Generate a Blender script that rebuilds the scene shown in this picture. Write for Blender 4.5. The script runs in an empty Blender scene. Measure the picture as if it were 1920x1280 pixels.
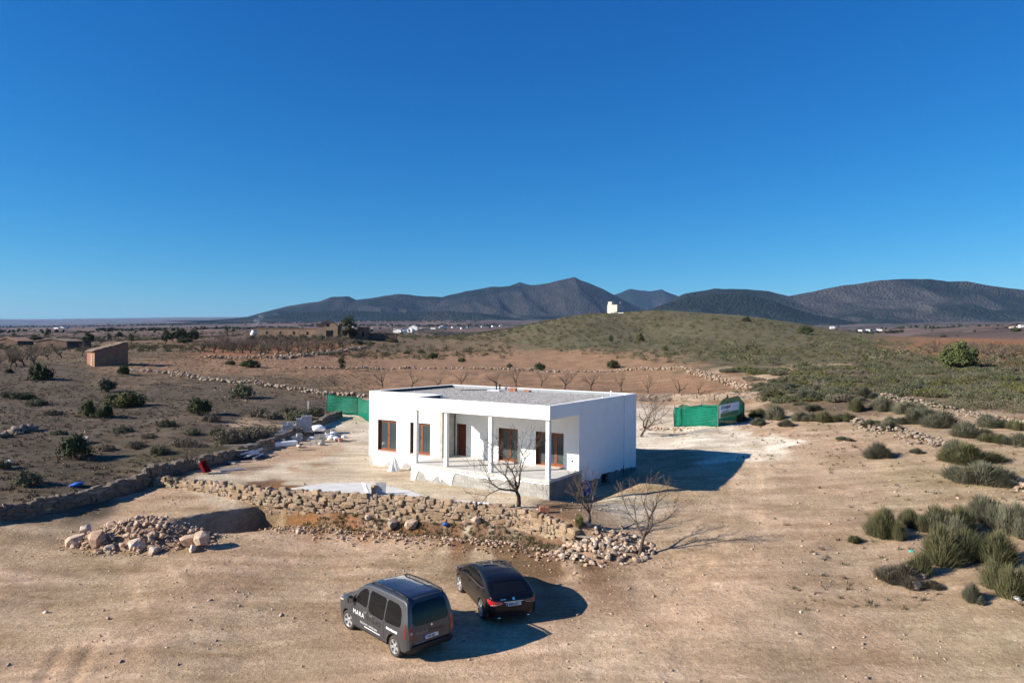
import bpy, bmesh, math, random
import numpy as np
from mathutils import Vector, Matrix
from mathutils.bvhtree import BVHTree
R = math.radians
random.seed(7); RNG = np.random.default_rng(7)
sc = bpy.context.scene
C = sc.collection
# ------------------------------------------------------------------ camera
FPX, ROLL, CAMZ = 1331.0, 0.008, 8.06
cam = bpy.data.cameras.new('camera'); camo = bpy.data.objects.new('camera', cam); C.objects.link(camo)
cam.sensor_width = 36; cam.lens = FPX/1920*36; cam.clip_start = .1; cam.clip_end = 40000
camo.location = (0, 0, CAMZ); camo.rotation_euler = (R(90), -ROLL, 0)
sc.camera = camo
# ------------------------------------------------------------------ sky, sun, exposure
SUN_EL, SHADOW_DIR = R(26), R(15)            # shadows fall towards +x, a little away from the camera
sdir = Vector((-math.cos(SHADOW_DIR)*math.cos(SUN_EL), -math.sin(SHADOW_DIR)*math.cos(SUN_EL), math.sin(SUN_EL)))
w = bpy.data.worlds.new('World'); sc.world = w; w.use_nodes = True
nt = w.node_tree; nt.nodes.clear()
sky = nt.nodes.new('ShaderNodeTexSky'); sky.sky_type = 'NISHITA'; sky.sun_disc = False
sky.sun_elevation = SUN_EL; sky.sun_rotation = math.atan2(sdir.x, sdir.y)
sky.altitude = 700; sky.air_density = 1.0; sky.dust_density = 0.4; sky.ozone_density = 3.0
hs = nt.nodes.new('ShaderNodeHueSaturation'); hs.inputs['Saturation'].default_value = 1.22
sp_ = nt.nodes.new('ShaderNodeSeparateColor'); cb_ = nt.nodes.new('ShaderNodeCombineColor')
bg = nt.nodes.new('ShaderNodeBackground'); bg.inputs[1].default_value = 0.05
wo = nt.nodes.new('ShaderNodeOutputWorld')
nt.links.new(sky.outputs[0], hs.inputs['Color']); nt.links.new(hs.outputs[0], sp_.inputs[0])
for i_, (gain_, pow_) in enumerate(((.205, 1.62), (.97, 1.0), (2.1, .74))):          # film-like colour response, the same over the whole sky
    p_ = nt.nodes.new('ShaderNodeMath'); p_.operation = 'POWER'; p_.inputs[1].default_value = pow_
    m_ = nt.nodes.new('ShaderNodeMath'); m_.operation = 'MULTIPLY'; m_.inputs[1].default_value = gain_
    nt.links.new(sp_.outputs[i_], p_.inputs[0]); nt.links.new(p_.outputs[0], m_.inputs[0]); nt.links.new(m_.outputs[0], cb_.inputs[i_])
nt.links.new(cb_.outputs[0], bg.inputs[0]); nt.links.new(bg.outputs[0], wo.inputs[0])
sl = bpy.data.lights.new('sun', 'SUN'); sl.energy = 5.0; sl.angle = R(.53); sl.color = (1, .93, .83)
so = bpy.data.objects.new('sun', sl); C.objects.link(so); so.rotation_euler = sdir.to_track_quat('Z', 'Y').to_euler()
sc.view_settings.view_transform = 'Standard'; sc.view_settings.look = 'None'
sc.view_settings.exposure = 0.9; sc.view_settings.gamma = 1
# ------------------------------------------------------------------ helpers
def link(o, parent=None):
    C.objects.link(o)
    if parent is not None: o.parent = parent
    return o
def tag(o, label=None, cat=None, group=None, kind=None):
    if label: o['label'] = label
    if cat: o['category'] = cat
    if group: o['group'] = group
    if kind: o['kind'] = kind
    return o
def empty(name, loc, rz=0, label=None, cat=None, group=None):
    o = bpy.data.objects.new(name, None); o.location = loc; o.rotation_euler = (0, 0, rz); o.empty_display_size = .2
    link(o); return tag(o, label, cat, group)
def mobj(name, me, mat=None, parent=None, loc=None, rz=0):
    if mat is not None and not me.materials: me.materials.append(mat)
    o = bpy.data.objects.new(name, me); link(o, parent)
    if loc is not None: o.location = loc
    if rz: o.rotation_euler = (0, 0, rz)
    return o
def fin(bm, name, smooth=False):
    me = bpy.data.meshes.new(name); bm.to_mesh(me); bm.free()
    if smooth:
        me.polygons.foreach_set('use_smooth', [True]*len(me.polygons))
    return me
def raw(name, V, Fc, smooth=False, col=None):
    """fast mesh from numpy verts (n,3) and faces (m,k)"""
    V = np.asarray(V, np.float32); Fc = np.asarray(Fc, np.int32); k = Fc.shape[1]
    me = bpy.data.meshes.new(name)
    me.vertices.add(len(V)); me.vertices.foreach_set('co', V.ravel())
    me.loops.add(Fc.size); me.loops.foreach_set('vertex_index', Fc.ravel())
    me.polygons.add(len(Fc)); me.polygons.foreach_set('loop_start', np.arange(0, Fc.size, k, dtype=np.int32))
    me.polygons.foreach_set('loop_total', np.full(len(Fc), k, np.int32))
    if smooth: me.polygons.foreach_set('use_smooth', np.ones(len(Fc), bool))
    me.update(calc_edges=True)
    if col is not None:
        a = me.color_attributes.new('Col', 'FLOAT_COLOR', 'POINT')
        cc = np.ones((len(V), 4), np.float32); cc[:, :3] = col; a.data.foreach_set('color', cc.ravel())
    return me
def box(bm, x0, x1, y0, y1, z0, z1, M=None, bevel=0):
    vs = [bm.verts.new((x, y, z)) for z in (z0, z1) for y in (y0, y1) for x in (x0, x1)]
    fs = [bm.faces.new([vs[i] for i in f]) for f in ((0,2,3,1),(4,5,7,6),(0,1,5,4),(2,6,7,3),(0,4,6,2),(1,3,7,5))]
    if bevel:
        es = list({e for f in fs for e in f.edges})
        r = bmesh.ops.bevel(bm, geom=es, offset=bevel, segments=1, affect='EDGES')
        vs = list({v for f in r['faces'] for v in f.verts} | {v for v in vs if v.is_valid})
    if M is not None:
        for v in vs: v.co = M @ v.co
    return vs
def boxmesh(name, x0, x1, y0, y1, z0, z1, bevel=0):
    bm = bmesh.new(); box(bm, x0, x1, y0, y1, z0, z1, bevel=bevel); return fin(bm, name)
def tube(bm, p, q, r0, r1, n=6, caps=True):
    p, q = Vector(p), Vector(q); d = q-p
    if d.length < 1e-6: return
    t = d.orthogonal().normalized(); b = d.normalized().cross(t)
    A = []; B = []
    for i in range(n):
        a = 2*math.pi*i/n; k = t*math.cos(a)+b*math.sin(a)
        A.append(bm.verts.new(p+k*r0)); B.append(bm.verts.new(q+k*r1))
    for i in range(n): bm.faces.new((A[i], A[(i+1)%n], B[(i+1)%n], B[i]))
    if caps: bm.faces.new(A[::-1]); bm.faces.new(B)
def prism(bm, poly, h, M=None):
    """extrude an xy polygon by h in z"""
    a = [bm.verts.new((x, y, 0)) for x, y in poly]; b = [bm.verts.new((x, y, h)) for x, y in poly]
    n = len(poly)
    bm.faces.new(a[::-1]); bm.faces.new(b)
    for i in range(n): bm.faces.new((a[i], a[(i+1)%n], b[(i+1)%n], b[i]))
    if M is not None:
        for v in a+b: v.co = M @ v.co
    return a+b
def copy_tree(o, parent=None, label=None):
    c = o.copy(); C.objects.link(c); c.parent = parent
    for ch in list(o.children): copy_tree(ch, c)
    if label: c['label'] = label
    return c
# ------------------------------------------------------------------ materials
def mat(name, col, rough=.85, var=.25, scale=3., bump=.0, bscale=40., metal=0., spec=.3, attr=False, coat=0., hue2=None, detail=6, alpha=None):
    m = bpy.data.materials.new(name); m.use_nodes = True; n = m.node_tree.nodes; l = m.node_tree.links
    b = n['Principled BSDF']; b.inputs['Roughness'].default_value = rough; b.inputs['Metallic'].default_value = metal
    b.inputs['Specular IOR Level'].default_value = spec
    if coat: b.inputs['Coat Weight'].default_value = coat; b.inputs['Coat Roughness'].default_value = .04
    tc = n.new('ShaderNodeTexCoord')
    if attr:
        at = n.new('ShaderNodeVertexColor'); at.layer_name = 'Col'; base = at.outputs[0]
    else:
        base = None
    if var or hue2:
        no = n.new('ShaderNodeTexNoise'); no.inputs['Scale'].default_value = scale; no.inputs['Detail'].default_value = detail
        l.new(tc.outputs['Object'], no.inputs['Vector'])
        rp = n.new('ShaderNodeValToRGB'); rp.color_ramp.elements[0].position = .3; rp.color_ramp.elements[1].position = .7
        l.new(no.outputs['Fac'], rp.inputs[0])
        c = (1, 1, 1) if attr else col
        c2 = hue2 if hue2 else tuple(x*(1-var) for x in c)
        rp.color_ramp.elements[0].color = (*c2, 1); rp.color_ramp.elements[1].color = (*[min(1, x*(1+var*.6)) if not hue2 else x for x in c], 1)
        out = rp.outputs[0]
        if attr:
            mx = n.new('ShaderNodeMix'); mx.data_type = 'RGBA'; mx.blend_type = 'MULTIPLY'; mx.inputs[0].default_value = 1
            l.new(base, mx.inputs[6]); l.new(out, mx.inputs[7]); out = mx.outputs[2]
        oi = n.new('ShaderNodeObjectInfo'); hv = n.new('ShaderNodeHueSaturation')
        mr = n.new('ShaderNodeMapRange'); mr.inputs[3].default_value = 1-var*.5; mr.inputs[4].default_value = 1+var*.5
        l.new(oi.outputs['Random'], mr.inputs[0]); l.new(mr.outputs[0], hv.inputs['Value']); l.new(out, hv.inputs['Color'])
        l.new(hv.outputs[0], b.inputs['Base Color'])
    elif attr: l.new(base, b.inputs['Base Color'])
    else: b.inputs['Base Color'].default_value = (*col, 1)
    if bump:
        nb = n.new('ShaderNodeTexNoise'); nb.inputs['Scale'].default_value = bscale; nb.inputs['Detail'].default_value = 5
        l.new(tc.outputs['Object'], nb.inputs['Vector'])
        bp = n.new('ShaderNodeBump'); bp.inputs['Strength'].default_value = bump; bp.inputs['Distance'].default_value = .05
        l.new(nb.outputs['Fac'], bp.inputs['Height']); l.new(bp.outputs[0], b.inputs['Normal'])
    return m
# ------------------------------------------------------------------ terrain
def hash2(ix, iy, seed):
    h = (ix.astype(np.int64)*374761393 + iy.astype(np.int64)*668265263 + seed*974711) & 0xffffffff
    h = ((h ^ (h >> 13))*1274126177) & 0xffffffff
    return ((h ^ (h >> 16)) & 0xffff)/65535.
def vnoise(x, y, seed=0):
    x = np.asarray(x, float); y = np.asarray(y, float)
    ix, iy = np.floor(x), np.floor(y); fx, fy = x-ix, y-iy; fx = fx*fx*(3-2*fx); fy = fy*fy*(3-2*fy)
    a, b = hash2(ix, iy, seed), hash2(ix+1, iy, seed); c, d = hash2(ix, iy+1, seed), hash2(ix+1, iy+1, seed)
    return (a*(1-fx)+b*fx)*(1-fy)+(c*(1-fx)+d*fx)*fy-.5
def fbm(x, y, oct=4, seed=0):
    s = 0; a = 1.
    for o in range(oct): s = s+a*vnoise(x*2**o, y*2**o, seed+o); a *= .5
    return s
def ray(px, v):
    X, Y = px-960, v-640; c, s = math.cos(ROLL), math.sin(ROLL)
    return ((X*c+Y*s)/FPX, -(-X*s+Y*c)/FPX)          # x and z per metre of depth
CP = []   # (x, y, z) known ground heights
def g(px, v, y):
    a, e = ray(px, v); CP.append((a*y, y, CAMZ+e*y))
for t in [(140,850,47),(100,780,62),(238,750,75),(75,712,95),(200,684,120),(455,747,78),(100,662,170),(400,662,170),(500,652,195),(640,634,260),
          (0,641,280),(300,634,330),(0,626,900),(300,622,900),(0,614,4000),(0,611,9000),(400,604,5000),(450,599,9000),(800,612,2500),(800,600,4000),
          (650,770,70),(700,735,92),(1060,730,93),(900,700,125),(760,668,185),(700,650,230),(1060,690,140),(900,655,215),
          (1230,579,350),(1000,604,330),(1100,586,350),(1400,591,350),(1500,606,330),(1600,623,280),(1700,636,240),(1830,637,240),
          (1100,650,190),(1400,652,170),(1200,616,270),(1300,690,110),(1500,690,105),(1797,684,110),(1700,740,70),(1900,762,60),(1650,852,45),
          (1750,1050,28),(1900,905,37),(1500,800,55),(1400,765,72),(1330,800,60),(1250,740,90),
          (1800,622,900),(1800,606,3000),(1800,600,6000),(1400,612,3000),(1100,600,4500),(1920,640,240),(1920,690,105)]: g(*t)
for x, y, z in [(-30,20,-1.1),(0,20,-1.42),(-10,22,-1.38),(-3,26,-1.42),(3,27,-1.2),(12,20,-1.35),(20,20,-1.1),(-25,30,-.85),(-16,31,-1.15),(-8,30,-1.35),
                (-18,36.5,-.75),(-21,40,-.6),(-24,36,-.45),(-30,38,.2),(-22,46,.35),(-12,35,-1.0),(-3,33,-1.1),(3.5,30,-.95),(6,29.5,-.85),(5,33,-.4),(9,36,-.05),(14,32,-.35),(18,42,.45),
                (10,44,.1),(10,52,.35),(0,55,.35),(-10,57,.4),(-16,62,.8),(0,66,.8),(0,8,-1.6),(-20,5,-1.6),(20,5,-1.4),(0,-20,-2.),(-40,-20,-2.),(40,-20,-1.6),(-45,20,-.5),(45,20,.2),
                (-90,60,3),(90,60,4.5),(-160,120,6.5),(160,120,6.5),(-400,280,11),(400,280,11),(-1400,900,22),(1400,900,25),(-12000,9000,260),(12000,9000,280),(0,9000,220),
                (0,520,7),(100,520,7),(220,520,8),(-60,520,11),(0,900,14),(300,900,15)]: CP.append((x, y, z))
CPA = np.array(CP)
def ab(x, y):
    return x/(y+35)*3.2, np.log(y+35)
def _e(z, y): return (z-CAMZ)/(y+35)
_ca, _cb = ab(CPA[:,0], CPA[:,1]); _n = len(CPA)
def _phi(d2): return np.where(d2 > 1e-12, d2*np.log(np.maximum(d2, 1e-12))*.5, 0)
_K = np.zeros((_n+3, _n+3)); _K[:_n,:_n] = _phi((_ca[:,None]-_ca)**2+(_cb[:,None]-_cb)**2)+np.eye(_n)*2e-3
_K[:_n,_n] = 1; _K[:_n,_n+1] = _ca; _K[:_n,_n+2] = _cb; _K[_n:,:_n] = _K[:_n,_n:].T
_W = np.linalg.solve(_K, np.concatenate([_e(CPA[:,2], CPA[:,1]), np.zeros(3)]))
def zbase(x, y):
    a, b = ab(x, y); s = _W[_n]+_W[_n+1]*a+_W[_n+2]*b
    for i in range(_n): s = s+_W[i]*_phi((a-_ca[i])**2+(b-_cb[i])**2)
    return CAMZ+s*(y+35)
sm = lambda t: np.clip(t, 0, 1)**2*(3-2*np.clip(t, 0, 1))
FW = np.array([(-20.6,40.7),(-16.4,39.2),(-12.9,37.65),(-5.3,35.75),(0.1,33.9),(1.6,32.7),(2.95,31.4)])   # retaining wall, front line
LW = np.array([(-26.5,31.2),(-23.4,34.4),(-20.6,40.7),(-18.6,47.),(-17.2,55.),(-15.6,66.)])                # boundary wall to its left
def polyx(P, y): return np.interp(y, P[:,1], P[:,0])
def front_y(x): return np.interp(x, FW[:,0], FW[:,1])
CUT0, CUT1 = np.array((-17.0,34.6)), np.array((-13.9,37.3))
def ground(x, y, fine=True):
    x = np.asarray(x, float); y = np.asarray(y, float)
    z = zbase(x, y)
    # house terrace: level shelf behind the retaining wall
    zt = np.maximum(0, (y-50)*.045)
    d = y-front_y(x)-.12                                                 # behind the wall
    inside = sm(d/.35)*sm((x-polyx(LW, y)+.1)/.4)*(1-sm((y-58)/10))
    east = 1-sm((x-(2.6+.28*(y-31)))/(2.5+.12*np.maximum(y-31, 0)))
    ins = inside*east
    z = z*(1-ins)+zt*ins
    # excavation under the wall
    e = CUT1-CUT0; L = np.hypot(*e); e = e/L
    t = ((x-CUT0[0])*e[0]+(y-CUT0[1])*e[1])/L; s = (x-CUT0[0])*e[1]-(y-CUT0[1])*e[0]     # s>0: pit side
    dep = np.clip(t, 0, 1.15)*1.7*sm(s/.22)*(1-sm((s-.5)/3.6))*(1-sm((d+.5)/.4))*(t > -.05)
    z = z-dep
    # shallow trench all along the foot of the wall with a heap of spoil
    foot = np.exp(-((d+1.1)/.7)**2)*sm((x+13.5)/1.5)*(1-sm((x-1)/2))
    z = z-.35*foot*(1-ins)
    bank = np.exp(-((d+.55)/.3)**2)*sm((x+13)/1.)*(1-sm((x+1)/3)); z = z+(.40+.25*fbm(x*.9, y*.9, 3, 21))*bank*(1-ins)
    spoil = np.exp(-((d+3.0)/.8)**2)*sm((x+11)/3)*(1-sm((x-2)/2)); z = z+.16*spoil*(.6+1.2*fbm(x*.8, y*.8, 3, 31))
    # mound beside the house shadow, and low windrows
    z = z+.2*np.exp(-(((x-7.9+fbm(x*.7, y*.7, 3, 6))/1.9)**2+((y-39.4)/1.0)**2))*(1+.5*fbm(x*1.5, y*1.5, 3, 8))
    ax_, ay_, bx_, by_ = 3.6, 37.6, 8.0, 44.2                                    # ground falls away along the right-hand foundation
    tq = np.clip(((x-ax_)*(bx_-ax_)+(y-ay_)*(by_-ay_))/((bx_-ax_)**2+(by_-ay_)**2), 0, 1); z = z-.52*np.exp(-(np.hypot(x-ax_-tq*(bx_-ax_), y-ay_-tq*(by_-ay_))/1.25)**2)
    if fine:
        far = np.clip(y, 10, 400)
        flat = 1-.75*ins
        z = z+fbm(x*.35, y*.35, 4, 3)*.13*flat*np.clip(far/40, .5, 2.5)+fbm(x*1.9, y*1.9, 3, 9)*.045*flat*(y < 140)
        z = z+fbm(x*.012, y*.012, 4, 5)*np.clip((y-150)/600, 0, 1)*6
        # wheel ruts in the drive
        for (px, py, qx, qy, dp) in RUTS:
            ex, ey = qx-px, qy-py; l2 = ex*ex+ey*ey; tt = np.clip(((x-px)*ex+(y-py)*ey)/l2, 0, 1)
            dd = np.hypot(x-px-tt*ex, y-py-tt*ey); z = z-dp*np.exp(-(dd/.17)**2)+dp*.6*np.exp(-((dd-.32)/.10)**2)
    for cx, cy, rr in ((-4.0,22.6,3.6),(-.5,25.9,3.4)):                    # firm level ground the cars stand on
        k = sm(1.5-np.hypot(x-cx, y-cy)/rr); z = z*(1-k)-1.42*k
    return z
RUTS = [(-12.9,19.0,-13.9,22.2,.05),(-12.,19.0,-12.9,22.0,.05),(-15.9,18.8,-17,21.2,.05),(-15.0,18.8,-16.1,21.0,.04),(-22,23.5,-4,28.6,.06),(-24,26,-12,27.3,.05)]
def gz(x, y): return float(ground(np.array([x]), np.array([y]))[0])
_yy = np.concatenate([np.arange(14, 90, .25), np.geomspace(90, 9000, 700)])
def hit(px, v):
    """ground point seen at a photo pixel"""
    a, e = ray(px, v); z = ground(a*_yy, _yy); h = CAMZ+e*_yy; k = np.argmax(h < z)
    y = _yy[k]; return Vector((a*y, y, float(z[k])))
def at(px, v, y):
    a, e = ray(px, v); return Vector((a*y, y, CAMZ+e*y))
def drop(px, y):
    a, _ = ray(px, 700); x = a*y; return Vector((x, y, gz(x, y)))
# ------------------------------------------------------------------ the ground sheet
ys = np.concatenate([np.linspace(-20, 14, 18), np.arange(14.2, 44, .19), np.arange(44, 70, .32), np.geomspace(70.3, 16000, 250)])
ss = np.linspace(-1, 1, 620); ss = np.sign(ss)*(np.abs(ss)*.72+.5*np.abs(ss)**3)
gx = ss[None,:]*(ys[:,None]+35); gy = np.repeat(ys[:,None], len(ss), 1)
gzv = ground(gx, gy)
# soil colours: what each stretch of ground is made of
TAN=(.53,.38,.258); PALE=(.68,.575,.44); RED=(.33,.205,.125); ORG=(.33,.165,.085); GREY=(.128,.100,.072); SCRUB=(.185,.135,.085); HILL=(.150,.135,.078)
PLAIN=(.150,.105,.088); BLUE=(.12,.095,.085); SAND=(.50,.372,.252); CHALK=(.84,.76,.63); BANK=(.23,.14,.085)
SP = []
def soil(c, *pts):
    for x, y in pts: SP.append((x, y, *c))
def soilp(c, *pts):
    for px, v in pts:
        p = hit(px, v); SP.append((p.x, p.y, *c))
soil(TAN, (0,0),(-30,10),(30,10),(-12,20),(0,20),(10,22),(-3,25),(-20,25),(-25,31),(-16,31),(-7,31),(3,29),(8,28),(13,33),(17,38),(20,30),(12,44),(20,48),(-19,36.5))
soil(SAND, (18,20),(22,24),(15,25),(17,29),(8,32),(9,36),(20,35),(5,31.5))
soil(PALE, (-11,39.2),(-8,38.6),(-3.5,36.6),(0,35.4),(-14,39.5),(-12.5,44),(-11,46.5),(-12.5,50),(-12,55),(-14,62),(-12,64),(-9,40),(-6,37.5),(-2,36),(-13,42),(-13,48),(-11,52),(1,36.2),(-13,60),(-4,37.2),(-16.5,41),(13.5,57),(17,55),(18,50.5),(16,47.5),(12,60),(6,36))
soil(CHALK, (13.5,50.2),(15,51.5),(16,53.5),(14.5,54.5),(12.5,55.5),(18,52.5),(19,51),(17.5,55),(17,49),(15.5,48),(11,57),(9.5,60),(14,57),(-13,61),(-12,59),(-11.5,63),(13,52.5),(16.5,51),(20,52)); soil(BANK, (-13,37.4),(-6,35.4),(-3,34.5),(-1,33.9),(0.2,33.3),(1.6,32.2),(2.6,31.2),(-4.5,34.4),(-1.5,33),(.8,31.6),(2.4,30.2),(3.6,29.6),(4.5,30.4)); soil(TAN, (21,48),(22.5,51),(20,56),(10,48),(9,55))
soil(TAN, (7.6,39.6),(6.5,38.6),(9,39.5),(8,38)); soil(TAN, (-16,44),(-16.5,50),(-14,56),(-12,45.5),(-17,53),(10,50),(22,54))
soil(ORG, (-12,36.9),(-10.5,36.4),(-8.5,35.8),(-6,35.1),(-3,34.3)); soil(TAN, (-12,34.2),(-9,33.6),(-6,33),(-12,32))
soil(SAND, (-4,32.2),(-1,31.5),(0,30.2),(-16,29),(-8,28),(-18,22),(-8,20))
soil(GREY, (-27,36),(-25,42),(-30,48),(-22,50),(-40,50),(-35,60),(-25,62),(-45,75),(-30,75),(-20,70),(-60,90),(-40,92),(-75,110),(-35,36),(-50,45),(-70,60))
soilp(RED, (560,700),(700,700),(850,705),(1000,700),(1150,720),(1000,730),(700,732),(880,735),(1250,725),(1350,740),(1350,715),(600,675),(850,672),(1080,676),(400,690),(330,692))
soilp(ORG, (420,660),(500,658),(580,655),(1860,662),(1800,652),(1750,650))
soilp(SCRUB, (300,705),(480,712),(640,745),(150,668),(60,672),(300,660),(560,715),(760,650),(900,645),(1700,700),(1560,720),(1840,720),(1500,760),(1900,730),(1650,745))
soilp(HILL, (1100,640),(1200,600),(1200,640),(1300,600),(1300,640),(1400,610),(1400,650),(1500,620),(1500,655),(1600,640),(1600,670),(1050,620),(1000,612),(1380,680),(1500,680),(1660,680),(1780,700))
soilp(SAND, (1450,705),(1560,700),(1430,745),(1350,770),(1600,860),(1500,830),(1440,900),(1700,810),(1800,830),(1890,850),(1560,950))
soilp(SAND, (1500,880),(1480,960),(1700,1120),(1850,1150),(1800,1250),(1550,1060),(1500,1200),(1150,1240))
soilp(PLAIN, (0,630),(150,632),(300,625),(600,620),(750,615),(900,622),(0,620),(300,612),(600,606),(1750,625),(1850,615),(1900,630),(500,640))
soil(BLUE, (-3000,6000),(0,6000),(3000,6000),(-8000,12000),(8000,12000),(0,12000),(-1500,3500),(1500,3000)); soil(PLAIN, (0,900),(400,800),(1500,1500),(-900,1200))
SPA = np.array(SP); sa, sb = ab(SPA[:,0], SPA[:,1]); sb *= 1.0
wx = gx+fbm(gx*.22, gy*.22, 4, 50)*np.clip(gy*.09, 1.2, 60); wy = gy+fbm(gx*.2+9, gy*.2, 4, 60)*np.clip(gy*.09, 1.2, 60)
ga, gb = ab(wx, np.maximum(wy, -30)); num = np.zeros((*gx.shape, 3)); den = np.zeros(gx.shape)
for i in range(len(SPA)):
    wgt = 1/((ga-sa[i])**2+(gb-sb[i])**2*1.3+1.2e-4)**3.0; den += wgt; num += wgt[..., None]*SPA[i, 2:5]
gcol = num/den[..., None]
_orggreen = np.clip(fbm(gx*.13, gy*.13, 3, 77)*2, 0, 1)[..., None]*np.array([-.08, -.02, -.05])*(gy < 60)[..., None]
gcol = np.clip(gcol*(1+.22*fbm(gx*.5, gy*.3, 4, 70)[..., None])+_orggreen*.5, .02, 1)
# worn wheel tracks across the yard and drive: compacted paler lines
TRK = [[(15.5,47),(13.6,41),(12,36),(10.3,31),(8,26.5),(3.5,22),(-3,19.5),(-10,18)],[(9.5,33),(6.5,28),(1,27.2),(-6,28.6),(-13,28.2),(-24,25)],[(-26,28.5),(-15,26.5),(-8,26.2),(-3,28)],[(-9,18.5),(-11.5,24),(-14,28),(-19,34)],[(12,20),(9,25),(7.5,29)],[(-30,21.5),(-18,20.6),(-8,22.5),(-5.5,24)]]
def dpoly(P, x, y):
    P = np.array(P, float); t = np.linspace(0, 1, len(P)); tt = np.linspace(0, 1, len(P)*6); P = np.stack([np.interp(tt, t, P[:,0]), np.interp(tt, t, P[:,1])], -1)
    for _ in range(4): P[1:-1] = (P[:-2]+2*P[1:-1]+P[2:])/4
    best = np.full(x.shape, 1e9)
    for a, b in zip(P[:-1], P[1:]):
        e = b-a; q = np.clip(((x-a[0])*e[0]+(y-a[1])*e[1])/(e@e), 0, 1); best = np.minimum(best, np.hypot(x-a[0]-q*e[0], y-a[1]-q*e[1]))
    return best
rowsel = ys < 62; X_, Y_ = gx[rowsel], gy[rowsel]; trk = np.zeros(X_.shape)
for k_, P in enumerate(TRK):
    d_ = dpoly(P, X_+fbm(X_*.5, Y_*.5, 2, 15)*.3, Y_); fade = np.clip(fbm(X_*.3, Y_*.3, 3, 17+k_)+.55, 0, 1); trk += fade*(np.exp(-((d_-.72)/.17)**2)-.55*np.exp(-((d_-.72-.33)/.12)**2)-.35*np.exp(-(d_/.3)**2))
    if k_ == 0: trk += .95*np.exp(-(d_/2.0)**2)
gcol[rowsel] *= (1+.21*np.clip(trk, -1, 1.6))[..., None]
# far plain: strips of ploughed, fallow and planted land
ft = np.clip((gy-420)/300, 0, 1)
cell = hash2(np.floor(gx/210+vnoise(gx/400, gy/400, 8)*.8), np.floor(gy/170+vnoise(gx/700, gy/500, 3)), 4)
strip = .62+.75*cell; dark = np.clip((fbm(gx/260, gy/90, 4, 13)-.12)*5, 0, 1)
gcol = gcol*(1-ft[..., None])+gcol*ft[..., None]*strip[..., None]
fc = (dark*ft*.75)[..., None]; gcol = gcol*(1-fc)+np.array([.03,.036,.024])*fc
nr, ncx = gx.shape; idx = np.arange(nr*ncx).reshape(nr, ncx)
quads = np.stack([idx[:-1,:-1], idx[:-1,1:], idx[1:,1:], idx[1:,:-1]], -1).reshape(-1, 4)
gm = raw('ground', np.stack([gx, gy, gzv], -1).reshape(-1, 3), quads, True, gcol.reshape(-1, 3))
def ground_mat():
    m = bpy.data.materials.new('earth'); m.use_nodes = True; n = m.node_tree.nodes; l = m.node_tree.links; b = n['Principled BSDF']
    b.inputs['Roughness'].default_value = .95; b.inputs['Specular IOR Level'].default_value = .15
    tc = n.new('ShaderNodeTexCoord'); at = n.new('ShaderNodeVertexColor'); at.layer_name = 'Col'
    cur = at.outputs[0]
    def N(scale, det=6, rough=.6, vec=None):
        t = n.new('ShaderNodeTexNoise'); t.inputs['Scale'].default_value = scale; t.inputs['Detail'].default_value = det; t.inputs['Roughness'].default_value = rough
        l.new(vec or tc.outputs['Object'], t.inputs['Vector']); return t.outputs['Fac']
    def mul(cur, fac, lo, hi, c0, c1, blend='MULTIPLY'):
        rp = n.new('ShaderNodeValToRGB'); e = rp.color_ramp.elements; e[0].position = lo; e[1].position = hi; e[0].color = (*c0, 1); e[1].color = (*c1, 1)
        l.new(fac, rp.inputs[0]); mx = n.new('ShaderNodeMix'); mx.data_type = 'RGBA'; mx.blend_type = blend; mx.inputs[0].default_value = 1
        l.new(cur, mx.inputs[6]); l.new(rp.outputs[0], mx.inputs[7]); return mx.outputs[2]
    mp = n.new('ShaderNodeMapping'); mp.inputs['Rotation'].default_value = (0, 0, R(12)); mp.inputs['Scale'].default_value = (.35, 1.5, 1); l.new(tc.outputs['Object'], mp.inputs[0])
    cur = mul(cur, N(.55, 8, .65, mp.outputs[0]), .33, .68, (.66,.62,.54), (1.18,1.19,1.22))
    cur = mul(cur, N(5, 8, .7), .3, .7, (.72,.70,.66), (1.16,1.16,1.16))
    cur = mul(cur, N(38, 4, .7), .34, .66, (.66,.63,.60), (1.22,1.22,1.22))
    vo = n.new('ShaderNodeTexVoronoi'); vo.inputs['Scale'].default_value = 7; l.new(tc.outputs['Object'], vo.inputs['Vector'])
    cur = mul(cur, vo.outputs['Distance'], .06, .16, (1.6,1.58,1.55), (1,1,1))
    mp2 = n.new('ShaderNodeMapping'); mp2.inputs['Location'].default_value = (3.3, 1.7, 0); l.new(tc.outputs['Object'], mp2.inputs[0])
    vo2 = n.new('ShaderNodeTexVoronoi'); vo2.inputs['Scale'].default_value = 3.1; l.new(mp2.outputs[0], vo2.inputs['Vector'])
    cur = mul(cur, vo2.outputs['Distance'], .04, .09, (.45,.42,.40), (1,1,1))
    cur = mul(cur, N(1.1, 9, .68), .56, .70, (1,1,1), (1.30,1.36,1.42))
    cur = mul(cur, N(95, 2, .6), .36, .62, (.74,.72,.70), (1.18,1.18,1.18))
    l.new(cur, b.inputs['Base Color'])
    h1 = N(6, 8, .7); h2 = N(45, 4, .7); ad = n.new('ShaderNodeMath'); ad.operation = 'MULTIPLY_ADD'; ad.inputs[1].default_value = .3; l.new(h2, ad.inputs[0]); l.new(h1, ad.inputs[2])
    bp = n.new('ShaderNodeBump'); bp.inputs['Strength'].default_value = .9; bp.inputs['Distance'].default_value = .1
    l.new(ad.outputs[0], bp.inputs['Height']); l.new(bp.outputs[0], b.inputs['Normal'])
    return m
M_GROUND = ground_mat()
tag(mobj('ground', gm, M_GROUND), kind='structure')
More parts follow.
